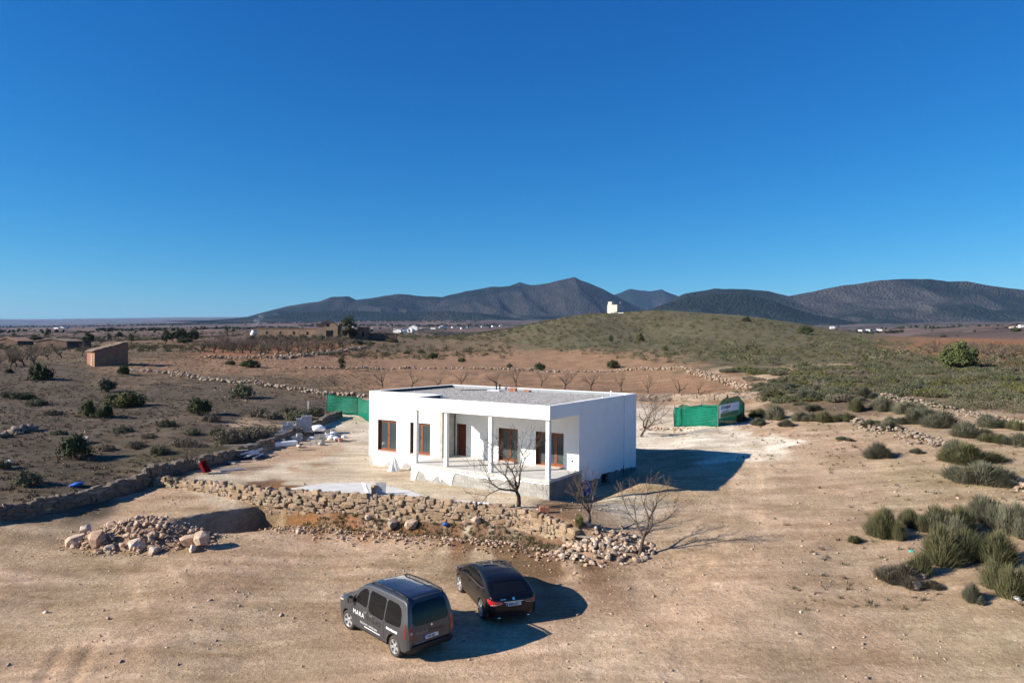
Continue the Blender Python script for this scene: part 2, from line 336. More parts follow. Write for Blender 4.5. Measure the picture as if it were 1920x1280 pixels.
# ------------------------------------------------------------------ mountains: ridge outlines with their own distance and depth
def ridge(name, pts, D, depth, base_v, seed, col, rock, amp=.10):
    """pts: skyline (pixel x, pixel y) seen at distance D; built as a real range that rises over `depth` metres and falls behind"""
    P = np.array([[*(lambda a: (a[0]*D, CAMZ+a[1]*D))(ray(px, v))] for px, v in pts])
    x0, x1 = P[0,0], P[-1,0]; nx, ny = 420, 110
    X = np.linspace(x0, x1, nx); H = np.interp(X, P[:,0], P[:,1]); zb = CAMZ+ray(960, base_v)[1]*D*.8
    T = np.linspace(-1, 1, ny)
    xx, tt = np.meshgrid(X, T); hh = np.repeat(H[None], ny, 0)
    n1 = fbm(xx/900, tt*depth/900, 6, seed); sp = np.abs(fbm(xx/520+tt*.7, tt*depth/1500, 4, seed+20))
    prof = np.where(tt < 0, np.clip(1+tt, 0, 1)**1.25, np.clip(1-tt, 0, 1)**1.2)
    rel = np.sin(np.pi*np.clip(np.abs(tt), 0, 1))**1
    z = zb+(hh-zb)*np.clip(prof+rel*(n1*.45*amp*10/1.0*.5-sp*.85), -.02, 1.03)
    z = z+fbm(xx/90, tt*depth/90, 3, seed+9)*(hh-zb)*.02
    y = D+tt*depth+fbm(xx/1500, tt*2, 3, seed+5)*depth*.12
    i = np.arange(nx*ny).reshape(ny, nx); q = np.stack([i[:-1,:-1], i[:-1,1:], i[1:,1:], i[1:,:-1]], -1).reshape(-1, 4)
    k = np.clip((fbm(xx/420, tt*depth/300, 5, seed+40)+.02)*3.2+.12*(rel-.5), 0, 1)[..., None]
    trees = np.clip(fbm(xx/22, tt*depth/22, 3, seed+60)*1.6+.5, 0, 1)[..., None]
    cc = np.array(col)*(1-k)+np.array(rock)*k; cc = cc*(.84+.3*trees)
    me = raw(name, np.stack([xx, y, z], -1).reshape(-1, 3), q, True, cc.reshape(-1, 3))
    return tag(mobj(name, me, M_MOUNT), kind='structure')
def mount_mat():
    m = mat('forest_slope', (1,1,1), .95, .0, attr=True, spec=.05); n = m.node_tree.nodes; l = m.node_tree.links; b = n['Principled BSDF']
    tc = [x for x in n if x.type == 'TEX_COORD'][0]; at = [x for x in n if x.type == 'VERTEX_COLOR'][0]
    vo = n.new('ShaderNodeTexVoronoi'); vo.inputs['Scale'].default_value = .07; l.new(tc.outputs['Object'], vo.inputs['Vector'])
    no = n.new('ShaderNodeTexNoise'); no.inputs['Scale'].default_value = .012; no.inputs['Detail'].default_value = 8; no.inputs['Roughness'].default_value = .7; l.new(tc.outputs['Object'], no.inputs['Vector'])
    rp = n.new('ShaderNodeValToRGB'); e = rp.color_ramp.elements; e[0].position = .36; e[0].color = (.74,.78,.78,1); e[1].position = .66; e[1].color = (1.25,1.22,1.2,1); l.new(no.outputs['Fac'], rp.inputs[0])
    mx = n.new('ShaderNodeMix'); mx.data_type = 'RGBA'; mx.blend_type = 'MULTIPLY'; mx.inputs[0].default_value = 1
    l.new(at.outputs[0], mx.inputs[6]); l.new(rp.outputs[0], mx.inputs[7]); l.new(mx.outputs[2], b.inputs['Base Color'])
    bp = n.new('ShaderNodeBump'); bp.inputs['Strength'].default_value = 1; bp.inputs['Distance'].default_value = 9; bp.invert = True
    l.new(vo.outputs['Distance'], bp.inputs['Height']); l.new(bp.outputs[0], b.inputs['Normal'])
    return m
M_MOUNT = mount_mat()
ridge('mountain_far', [(850,600),(940,540),(975,527),(1005,535),(1060,560),(1150,552),(1180,541),(1215,545),(1240,542),(1275,556),(1400,585),(1500,600)], 8200, 1100, 606, 3, (.010,.018,.021), (.027,.029,.031))
ridge('mountain', [(430,606),(480,591),(540,574),(600,564),(625,556),(655,555),(670,562),(700,558),(750,551),(800,556),(830,557),(850,551),(875,546),(920,537),(975,533),(1010,532),(1045,525),(1078,518),(1100,527),(1130,540),(1160,556),(1200,575),(1260,592),(1330,604)], 5600, 1150, 606, 11, (.010,.017,.017), (.034,.033,.032))
ridge('mountain_right', [(1240,572),(1280,550),(1335,541),(1390,543),(1430,546),(1470,556),(1500,550),(1540,541),(1590,533),(1640,525),(1670,523),(1735,524),(1765,529),(1800,528),(1850,536),(1920,543),(2100,560),(2400,585),(2700,606)], 4300, 1000, 606, 23, (.015,.021,.017), (.050,.047,.043))
ridge('foothill', [(1180,600),(1230,575),(1290,556),(1350,549),(1400,551),(1450,563),(1480,575),(1530,590),(1600,603)], 3500, 550, 606, 37, (.014,.020,.016), (.046,.043,.038))
ridge('foothill', [(380,606),(470,596),(560,586),(650,582),(760,585),(840,582),(930,590),(1010,604)], 4300, 450, 607, 41, (.011,.018,.016), (.034,.033,.030))
ridge('ridge_line', [(-300,617),(0,613),(150,610),(300,604),(450,598),(520,600),(700,612)], 9000, 900, 616, 51, (.035,.04,.03), (.08,.065,.055))
# ------------------------------------------------------------------ the house
HX, HY, HYAW = -9.267, 46.224, R(-32.4)
U, A, PD, WB, DP, PZ, SZ, TZ, AW, WD = 14.82, 5.644, 2.39, .92, 8.83, .974, 4.054, 4.781, 6.03, 1.32
M_WHITE = mat('white_render', (.80,.80,.785), .9, .05, 1.2, .12, 60)
M_WHITE2 = mat('white_fascia', (.80,.80,.79), .9, .03, .8, .06, 60)
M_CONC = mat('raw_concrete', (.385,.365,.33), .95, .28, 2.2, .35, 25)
M_CONCD = mat('shade_dark_concrete', (.18,.168,.152), .95, .35, 1.6, .4, 20)  # raw concrete with the right side's shade put in; also tints the roof plank
M_SLAB = mat('concrete_floor', (.50,.48,.44), .9, .14, 1.2, .15, 30)
M_GRAVEL = mat('roof_gravel', (.52,.485,.44), .95, .5, 16, .8, 22, detail=3)
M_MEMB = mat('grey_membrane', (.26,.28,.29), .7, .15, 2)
M_WOOD = mat('brown_wood', (.20,.062,.022), .5, .3, 6, spec=.4)
M_DOOR = mat('dark_red_wood', (.115,.030,.014), .55, .25, 5)
M_GLASS = mat('window_glass', (.045,.062,.066), .06, 0, spec=.6)
M_DARK = mat('dark_void', (.012,.012,.013), .9, 0)
M_TERRA = mat('terracotta_sill', (.46,.22,.13), .85, .2, 6)
M_REVEAL = mat('brown_shadow_reveal', (.10,.065,.045), .95, .5, 14, .5, 30)  # brown left reveal, its shadow painted into the dark colour
M_CABLE = mat('dark_cable', (.03,.03,.03), .6, 0)
house = empty('house', (HX, HY, 0), HYAW, 'white flat-roofed single-storey house with columned porch, still unfinished', 'house')
def hbox(name, u0, u1, w0, w1, z0, z1, m, parent=None, bevel=0):
    return mobj(name, boxmesh(name, u0, u1, w0, w1, z0, z1, bevel), m, parent or house)
def wall_open(name, u0, u1, w0, w1, z0, z1, ops, m):
    """wall with real openings (u0,u1,z0,z1)"""
    us = sorted({u0, u1, *[o[0] for o in ops], *[o[1] for o in ops]}); zs = sorted({z0, z1, *[o[2] for o in ops], *[o[3] for o in ops]})
    bm = bmesh.new()
    for i in range(len(us)-1):
        for j in range(len(zs)-1):
            cu, cz = (us[i]+us[i+1])/2, (zs[j]+zs[j+1])/2
            if any(o[0] < cu < o[1] and o[2] < cz < o[3] for o in ops): continue
            box(bm, us[i], us[i+1], w0, w1, zs[j], zs[j+1])
    bmesh.ops.remove_doubles(bm, verts=bm.verts[:], dist=1e-5)
    d = {}
    for f in bm.faces: d.setdefault(tuple(sorted(v.index for v in f.verts)), []).append(f)
    bm.verts.index_update(); d = {}
    for f in bm.faces: d.setdefault(tuple(sorted(v.index for v in f.verts)), []).append(f)
    bmesh.ops.delete(bm, geom=[f for fs in d.values() if len(fs) > 1 for f in fs], context='FACES_ONLY')
    return mobj(name, fin(bm, name), m, house)
W1 = (.77, 2.35, 1.0, 2.97); W2 = (3.48, 5.09, 1.02, 2.97); FD1 = (9.5, 10.84, PZ+.06, 2.97); FD2 = (12.05, 13.86, PZ+.06, 2.95); DR = (6.20, 6.85, PZ+.02, 2.95)
ZL = .62
wall_open('wall', 0, AW-.2, .012, .3, ZL, TZ, [W1, W2], M_WHITE)
hbox('wall_end_pier', AW-.2, AW, 0.0, 1.2, PZ, TZ-.2, M_CONC)
wall_open('wall', AW, 8.15, WD, WD+.25, PZ, SZ+.1, [DR], M_WHITE)
wall_open('wall', 8.15, U-.001, WB, WB+.4, PZ, SZ+.1, [FD1, FD2], M_WHITE)
hbox('wall', U-.3, U, WB+.4, 7.0, ZL-.2, TZ, M_WHITE)                                   # right side
hbox('wall', U-.4, U+.07, 7.0, DP, ZL-.2, TZ-.002, M_WHITE)                                   # rear block stands a little proud
hbox('wall', 0.0, .3, .3, DP-.3, ZL, TZ-.001, M_WHITE); hbox('wall', 0.001, U-.4, DP-.3, DP, 0, TZ, M_WHITE)
hbox('foundation', .02, AW-.02, .03, .32, -.5, ZL, M_CONC); hbox('foundation', .02, .3, .33, DP-.4, -.5, ZL-.01, M_CONC)
VENT = (3.85, 4.85, -.32, .30)
def side_wall(name, u0, u1, w0, w1, z0, z1, ops, m):
    bm = bmesh.new(); ws = sorted({w0, w1, *[o[0] for o in ops], *[o[1] for o in ops]}); zs = sorted({z0, z1, *[o[2] for o in ops], *[o[3] for o in ops]})
    for i in range(len(ws)-1):
        for j in range(len(zs)-1):
            if any(o[0] < (ws[i]+ws[i+1])/2 < o[1] and o[2] < (zs[j]+zs[j+1])/2 < o[3] for o in ops): continue
            box(bm, u0, u1, ws[i], ws[i+1], zs[j], zs[j+1])
    return mobj(name, fin(bm, name), m, house)
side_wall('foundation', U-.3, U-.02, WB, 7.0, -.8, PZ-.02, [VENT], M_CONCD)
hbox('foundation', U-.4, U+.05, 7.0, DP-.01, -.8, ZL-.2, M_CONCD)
hbox('crawl_vent', U-.28, U-.2, VENT[0], VENT[1], VENT[2], VENT[3], M_DARK)
# plaster coats with a ragged lower edge over the grey base
def ragged(name, axis, a0, a1, fixed, ztop, lows, out, m=M_WHITE, th=.014, step=.07, amp=.05, seed=1):
    xs = np.arange(a0, a1+1e-6, step); xs[-1] = a1
    la = np.array(lows); lo = np.interp(xs, la[:,0], la[:,1])+fbm(xs*3.1, xs*0+seed, 3, seed)*amp*2+RNG.uniform(-amp, amp, len(xs))*.5
    lo = np.minimum(lo, ztop-.02); bm = bmesh.new(); F_, B_ = [], []
    for x, z in zip(xs, lo):
        for lst, off in ((F_, th), (B_, 0)):
            for zz in (z, ztop):
                o = fixed+out*off
                lst.append(bm.verts.new((x, o, zz) if axis == 'u' else (o, x, zz)))
    for i in range(len(xs)-1):
        a, b, c, d = 2*i, 2*i+1, 2*i+3, 2*i+2
        bm.faces.new([F_[k] for k in (a, d, c, b)]); bm.faces.new((F_[a], B_[a], B_[d], F_[d]))
    bm.faces.new((F_[0], F_[1], B_[1], B_[0])); bm.faces.new((F_[-1], F_[-2], B_[-2], B_[-1]))
    bmesh.ops.recalc_face_normals(bm, faces=bm.faces[:])
    return mobj(name, fin(bm, name), m, house)
ragged('plaster_coat', 'u', 0.0, AW-.2, .028, ZL+.001, [(0,.5),(.25,.52),(.42,.0),(1.3,-.02),(1.55,.3),(2.1,.33),(2.35,.5),(2.5,.0),(2.85,.05),(2.95,.25),(3.2,.4),(3.5,.28),(3.7,.0),(4.0,.0),(4.1,.35),(4.5,.15),(5.83,.2)], -1, seed=3)
ragged('plaster_coat', 'w', WB+.35, 7.0, U-.02, ZL-.199, [(WB,.33),(2,.30),(3.7,.16),(3.8,.34),(6,.24),(7,.2)], 1, seed=5)
hbox('plaster_coat', U-.018, U-.004, WB+.35, 7.0, ZL-.2, PZ, M_WHITE)
ragged('plaster_coat', 'w', 7.0, DP, U+.05, ZL-.199, [(7,.20),(DP,.12)], 1, seed=6)
# porch: floor slab, plinth, columns, roof
hbox('porch_floor', A-.03, U+.004, -PD-.03, WD+.0, PZ-.14, PZ, M_SLAB)
plinth = hbox('porch_plinth', A, U-.03, -PD+.02, WB-.01, -.5, PZ-.14, M_CONC)
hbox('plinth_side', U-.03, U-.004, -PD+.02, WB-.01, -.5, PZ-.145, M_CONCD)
# concrete blocks that show where the plaster stops
bl = boxmesh('block', 0, .395, -.012, .01, 0, .188, .006)
k = 0
for r_ in range(6):
    for c_ in range(24):
        u = A+.02+c_*.4+(r_%2)*.2; z = -.36+r_*.2
        if u < A+3.2 or u+.4 > U-.02 or z+.19 > PZ-.15: continue
        o = mobj('block', bl, M_CONC, plinth); o.location = (u, -PD+.018, z); k += 1
ragged('plaster_coat', 'u', A-.012, 11.9, -PD+.0, PZ-.16, [(A,-.25),(A+.3,-.25),(A+.34,.18),(A+.55,.62),(A+.95,.45),(A+1.1,.2),(A+1.6,.12),(A+2.05,.45),(A+2.12,.0),(A+2.25,.3),(A+2.7,.05),(A+2.9,-.1),(A+3.05,.6),(A+3.3,.72),(A+4.6,.62),(A+5.2,.68),(11.0,.62),(11.9,.72)], -1, amp=.035, seed=9)
hbox('plaster_coat', A-.014, A, -PD, -.02, -.2, PZ-.15, M_WHITE)
ragged('cement_wash', 'u', 11.9, U, -PD-.0, PZ-.16, [(11.9,.62),(12.6,.74),(U,.76)], -1, M_WHITE, seed=12, amp=.05)
for cu in (5.80, 8.02, 11.05, 14.62): hbox('column', cu-.11, cu+.11, -PD+.12, -PD+.34, PZ, SZ, M_WHITE2, bevel=.012)
hbox('soffit', A+.02, U-.02, -PD+.02, WB+.1, SZ+.004, TZ-.25, M_WHITE); hbox('soffit', AW-.2, 8.3, WB+.1, WD+.2, SZ+.006, TZ-.25, M_WHITE)
bm = bmesh.new(); box(bm, A, U, -PD, -PD+.2, SZ, TZ); mobj('fascia', fin(bm, 'fascia'), M_WHITE2, house)
bm = bmesh.new(); box(bm, A+.001, A+.2, -PD+.2, .012, SZ+.002, TZ-.001); mobj('fascia', fin(bm, 'fascia'), M_WHITE2, house)
bm = bmesh.new(); box(bm, U-.2, U-.001, -PD+.2, WB, SZ+.002, TZ-.001); mobj('fascia', fin(bm, 'fascia'), M_WHITE2, house)
hbox('wall', U-.3, U-.0005, WB, WB+.4, SZ+.1, TZ-.002, M_WHITE)
GZ = TZ-.2
rg = hbox('gravel_roof', .28, U-.22, .28, DP-.28, GZ-.2, GZ, M_GRAVEL); hbox('gravel_roof', A+.19, U-.19, -PD+.19, .281, GZ-.2, GZ-.004, M_GRAVEL)
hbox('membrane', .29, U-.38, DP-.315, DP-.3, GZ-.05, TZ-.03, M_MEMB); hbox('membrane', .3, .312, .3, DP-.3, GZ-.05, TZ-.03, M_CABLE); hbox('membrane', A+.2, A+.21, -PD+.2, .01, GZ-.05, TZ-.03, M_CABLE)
# loose gravel lying on the roof: too many pieces to count
def hullmesh(name, seed, n=12, sx=1, sy=1, sz=1, boxy=0.):
    r = np.random.default_rng(seed); bm = bmesh.new()
    P = r.normal(size=(n, 3)); P /= np.linalg.norm(P, axis=1)[:, None]
    if boxy:
        Q = np.sign(P)*np.abs(P)**.35; P = P*(1-boxy)+Q*boxy*.8
    P *= r.uniform(.82, 1.05, (n, 1)); P = P*(sx, sy, sz)
    vs = [bm.verts.new(p) for p in P]; bmesh.ops.convex_hull(bm, input=vs)
    bmesh.ops.delete(bm, geom=[v for v in bm.verts if not v.link_faces], context='VERTS')
    bmesh.ops.triangulate(bm, faces=bm.faces[:]); bm.normal_update()
    return fin(bm, name)
def arrays(me):
    V = np.empty(len(me.vertices)*3, np.float32); me.vertices.foreach_get('co', V)
    F = np.array([p.vertices[:] for p in me.polygons], np.int32); return V.reshape(-1, 3), F
def scatter(name, protos, pos, scl, rot, cols, m, tilt=None):
    """one merged mesh of many copies; pos (n,3) scl (n,) or (n,3) rot (n,)"""
    Vs, Fs, Cs, off = [], [], [], 0; pr = [arrays(p) for p in protos]; pos = np.asarray(pos, np.float32); which = RNG.integers(0, len(pr), len(pos))
    scl = np.asarray(scl, np.float32); scl = np.repeat(scl[:, None], 3, 1) if scl.ndim == 1 else scl
    for k, (V, F) in enumerate(pr):
        s = np.where(which == k)[0]
        if not len(s): continue
        P = V[None]*scl[s][:, None, :]; c, sn = np.cos(rot[s])[:, None], np.sin(rot[s])[:, None]
        X = P[..., 0]*c-P[..., 1]*sn; Y = P[..., 0]*sn+P[..., 1]*c
        P = np.stack([X, Y, P[..., 2]], -1)+pos[s][:, None, :]
        Vs.append(P.reshape(-1, 3)); n = len(V)
        Fs.append((F[None]+(np.arange(len(s))*n)[:, None, None]+off).reshape(-1, F.shape[1])); off += len(s)*n
        Cs.append(np.repeat(np.asarray(cols)[s], n, 0))
    return mobj(name, raw(name, np.concatenate(Vs), np.concatenate(Fs), False, np.concatenate(Cs)), m)
M_PEB = mat('loose_pebbles', (1,1,1), .95, .25, 30, attr=True)
peb = [hullmesh('pebble', s, 8, 1, .8, .6) for s in range(6)]
n = 16000; uu = RNG.uniform(.35, U-.3, n); ww = RNG.uniform(-PD+.25, DP-.35, n); ok = (ww > .3) | (uu > A+.25); uu, ww = uu[ok], ww[ok]; n = len(uu)
gr = RNG.uniform(.22, .75, n)[:, None]*np.array([1, .95, .90])*RNG.uniform(.92, 1.08, (n, 3))
o = scatter('gravel', peb, np.stack([uu, ww, np.full(n, GZ+.012)], -1), RNG.uniform(.018, .045, n), RNG.uniform(0, 6.28, n), gr, M_PEB); o.parent = house; tag(o, kind='stuff')
# openings: frames, panes, sills
def window(name, op, w, leaves, recess, sill=True, dark_left=True):
    u0, u1, z0, z1 = op; wn = empty(name, (0, 0, 0)); wn.parent = house; wf = w+recess; t = .07
    bm = bmesh.new(); box(bm, u0, u1, wf, wf+.06, z1-t, z1); box(bm, u0, u1, wf, wf+.06, z0, z0+t); box(bm, u0, u0+t, wf, wf+.06, z0+t, z1-t); box(bm, u1-t, u1, wf, wf+.06, z0+t, z1-t)
    mobj('frame', fin(bm, 'frame'), M_WOOD, wn); n = leaves; L = (u1-u0-2*t)/n
    for i in range(n):
        a = u0+t+i*L; b = a+L; s = .085; bm = bmesh.new(); wl = wf-.02
        box(bm, a+.004, b-.004, wl, wl+.05, z0+t, z0+t+s); box(bm, a+.004, b-.004, wl, wl+.05, z1-t-s, z1-t); box(bm, a+.004, a+s, wl, wl+.05, z0+t+s, z1-t-s); box(bm, b-s, b-.004, wl, wl+.05, z0+t+s, z1-t-s)
        mobj('sash', fin(bm, 'sash'), M_WOOD, wn); mobj('pane', boxmesh('pane', a+s, b-s, wl+.02, wl+.032, z0+t+s, z1-t-s), M_GLASS, wn)
    bm = bmesh.new(); tube(bm, (u0+t+L-.04, wl-.04, (z0+z1)/2), (u0+t+L-.04, wl-.04, (z0+z1)/2+.13), .012, .012); tube(bm, (u0+t+L-.04, wl-.04, (z0+z1)/2), (u0+t+L-.04, wl+.01, (z0+z1)/2), .012, .012)
    mobj('handle', fin(bm, 'handle'), M_CABLE, wn)
    mobj('reveal', boxmesh('reveal', u0, u0+.012, w+.02, wf, z0, z1), M_REVEAL, wn)
    if sill:
        mobj('sill', boxmesh('sill', u0+.012, u1, w+.03, wf, z0, z0+.035), M_TERRA, wn); mobj('ledge', boxmesh('ledge', u0-.04, u1+.04, w-.05, w+.03, z0-.05, z0), M_SLAB, wn)
    return wn
window('window', W1, 0, 2, .2); window('window', W2, 0, 2, .2); window('french_door', FD1, WB, 2, .24); window('french_door', FD2, WB, 3, .26)
d = hbox('door', DR[0]+.06, DR[1], WD+.1, WD+.16, DR[2], DR[3], M_DOOR)
bm = bmesh.new()
for z0, z1 in ((1.1, 1.7), (1.85, 2.8)): box(bm, DR[0]+.16, DR[1]-.1, WD+.085, WD+.1, z0, z1, bevel=.006)
mobj('panel', fin(bm, 'panel'), M_DOOR, d)
bm = bmesh.new(); tube(bm, (DR[1]-.07, WD+.05, 1.98), (DR[1]-.17, WD+.05, 1.98), .012, .012); tube(bm, (DR[1]-.07, WD+.05, 1.98), (DR[1]-.07, WD+.1, 1.98), .012, .012); mobj('handle', fin(bm, 'handle'), M_CABLE, d)
hbox('door_reveal', DR[0]-.05, DR[0]+.06, WD-.012, WD+.2, DR[2], DR[3]+.02, M_REVEAL)
hbox('socket', 14.35, 14.47, WB-.012, WB+.01, 1.42, 1.52, M_CABLE)
for u, w_ in ((6.9, -.2), (7.6, .2), (11.5, -1.2)):
    bm = bmesh.new(); tube(bm, (u, w_, SZ+.01), (u+.03, w_, SZ-.12), .012, .012, 5); tube(bm, (u+.03, w_, SZ-.12), (u+.12, w_+.02, SZ-.2), .012, .012, 5); mobj('ceiling_cable', fin(bm, 'ceiling_cable'), M_CABLE, house)
def hw(u, w_, z=0):
    c, s = math.cos(HYAW), math.sin(HYAW); return Vector((HX+u*c-w_*s, HY+u*s+w_*c, z))
# things lying on the roof
M_PVC = mat('white_plastic', (.74,.75,.76), .5, .05); M_BRICK = mat('red_brick', (.36,.14,.085), .9, .25, 8, .3, 30)
def onroof(name, build, u, w_, rz, label, cat, m, z=GZ+.02):
    bm = bmesh.new(); build(bm); return tag(mobj(name, fin(bm, name), m, None, hw(u, w_, z), HYAW+rz), label, cat)
for u, hgt, q in ((4.62, .55, 'taller left one'), (4.9, .42, 'shorter right one')):
    onroof('vent_pipe', lambda bm: (tube(bm, (0,0,-.02), (0,0,hgt), .05, .05, 10), tube(bm, (0,0,hgt-.08), (0,0,hgt), .08, .08, 10)), u, 8.0, 0, 'dark vent pipe standing on the gravel roof, '+q, 'pipe', M_CABLE)
onroof('timber_plank', lambda bm: box(bm, -1.1, 1.1, -.06, .06, 0, .05), 3.6, 6.9, .95, 'dark weathered plank lying on the gravel roof', 'plank', M_CONCD)
onroof('insulation_board', lambda bm: box(bm, -.45, .45, -.3, .3, 0, .06, bevel=.01), 5.0, 7.2, .2, 'small white board lying by the roof vent pipes', 'board', M_PVC)
for i, (u, w_, rz, q) in enumerate(((6.2, 7.7, .1, 'left'), (7.3, 7.8, -.1, 'right'))):
    onroof('brick_stack', lambda bm: [box(bm, -.26+.27*j, -.01+.27*j, -.13, .13, .12*t, .12*t+.11, bevel=.006) for j in range(2) for t in range(2-i)], u, w_, rz, 'small '+q+' pile of terracotta bricks on the roof', 'bricks', M_BRICK)
onroof('drain_pipe', lambda bm: (tube(bm, (-.75,0,.06), (.75,0,.06), .055, .055, 10), tube(bm, (.5,0,.06), (.5,0,.4), .055, .055, 10)), 13.9, 6.6, 1.55, 'white plastic drain pipe lying at the right roof edge', 'pipe', M_PVC)
# ------------------------------------------------------------------ cars
M_GREYP = mat('grey_metallic_paint', (.060,.063,.070), .40, .10, 2, metal=.4, spec=.4, coat=.6)
M_BLACKP = mat('black_paint', (.004,.0045,.006), .3, 0, metal=.0, spec=.25, coat=.25)
M_ROOFP = mat('dark_roof_paint', (.018,.020,.028), .3, 0, metal=.3, spec=.5, coat=.8)
M_CGLASS = mat('tinted_car_glass', (.006,.007,.008), .05, 0, spec=.3)
M_TYRE = mat('tyre_rubber', (.055,.048,.042), .9, .3, 9)
M_RIM = mat('alloy_rim', (.62,.62,.63), .35, .08, 5, metal=.75)
M_BLKPL = mat('black_plastic', (.022,.022,.024), .6, .1, 8)
M_RED = mat('tail_lamp_red', (.42,.012,.018), .15, 0, spec=.6, coat=.6)
M_REDD = mat('tail_lamp_dark_red', (.16,.010,.012), .2, 0, spec=.6, coat=.5)
M_LENS = mat('clear_lens', (.42,.40,.42), .15, 0, spec=.6)
M_CHROME = mat('chrome', (.75,.75,.77), .18, 0, metal=1)
M_LETW = mat('white_lettering', (.80,.82,.84), .6, 0)
M_LETD = mat('dark_lettering', (.020,.021,.024), .5, 0)
M_LETG = mat('grey_lettering', (.30,.30,.31), .6, 0)
M_PLATE = mat('number_plate', (.70,.72,.76), .5, 0); M_EU = mat('plate_blue_band', (.02,.06,.35), .5, 0)
def smooth_tab(tab, x, k=.05):
    t = np.array(tab); xs = np.linspace(t[0,0]-.3, t[-1,0]+.3, 1200); v = np.interp(xs, t[:,0], t[:,1]); n = max(3, int(k/(xs[1]-xs[0]))*2+1)
    ker = np.hanning(n+2)[1:-1]; ker /= ker.sum(); vp = np.pad(v, n//2, mode='edge'); v = np.convolve(vp, ker, 'valid'); return np.interp(x, xs, v)
def car_body(zt, zb, hwid, gz_, corner, xs):
    Zt = smooth_tab(zt, xs); Zb = smooth_tab(zb, xs); Hw = smooth_tab(hwid, xs); Rc = smooth_tab(corner, xs); rows = []
    for x, t, b, h, r in zip(xs, Zt, Zb, Hw, Rc):
        r = min(r, (t-b)*.45); G = lambda z: smooth_tab(gz_, np.array([z]), .04)[0]
        pts = [(0, b), (h*.6, b), (h*G(b)*.93, b)]
        for q in np.linspace(.04, 1, 12): z = b+(t-r-b)*q; pts.append((h*G(z), z))
        y1 = h*G(t-r)
        for a in np.linspace(0, 90, 7)[1:]: pts.append((y1-r*1.15*(1-math.cos(R(a))), t-r+(r-.03)*math.sin(R(a))))
        yc = pts[-1][0]
        for q in (.75, .5, .25, 0): pts.append((yc*q, t-.03*q*q))
        rows.append(pts)
    bm = bmesh.new(); grid = []
    for x, pts in zip(xs, rows):
        half = [bm.verts.new((x, y, z)) for y, z in pts]; n = len(pts)
        other = [bm.verts.new((x, -y, z)) for y, z in pts[1:-1]]
        grid.append(half+other[::-1])
    n = len(grid[0])
    for a, b in zip(grid[:-1], grid[1:]):
        for i in range(n): bm.faces.new((a[i], a[(i+1)%n], b[(i+1)%n], b[i]))
    bm.faces.new(grid[0][::-1]); bm.faces.new(grid[-1]); bmesh.ops.recalc_face_normals(bm, faces=bm.faces[:])
    return bm
def cut_arches(bm, name, axles, rad, track, depth=.30):
    me = fin(bm, name); o = bpy.data.objects.new('tmp', me); C.objects.link(o); cut = []
    for ax, az in axles:
        for s in (-1, 1):
            b2 = bmesh.new(); tube(b2, (ax, s*(track/2-depth*.6), az), (ax, s*1.3, az), rad, rad, 36); bmesh.ops.recalc_face_normals(b2, faces=b2.faces[:])
            c = bpy.data.objects.new('cut', fin(b2, 'cut')); C.objects.link(c); cut.append(c)
            m = o.modifiers.new('b', 'BOOLEAN'); m.operation = 'DIFFERENCE'; m.solver = 'EXACT'; m.object = c
    bpy.context.view_layer.update(); dg = bpy.context.evaluated_depsgraph_get(); res = bpy.data.meshes.new_from_object(o.evaluated_get(dg)); res.name = name
    for c in cut+[o]: bpy.data.objects.remove(c)
    return res
def finish_body(me, mats, axles, rad, roofz=None):
    me.materials.clear()
    for m in mats: me.materials.append(m)
    for p in me.polygons:
        c = p.center; i = 0
        for ax, az in axles:
            if abs(math.hypot(c.x-ax, c.z-az)-rad) < .03 and abs(p.normal.y) < .3 and math.hypot(c.x-ax, c.z-az) < rad+.004: i = 1
            if math.hypot(c.x-ax, c.z-az) < rad and abs(c.y) < .75: i = 1
        if p.normal.z < -.5: i = 1
        p.material_index = i; p.use_smooth = True
    me.set_sharp_from_angle(angle=R(38))
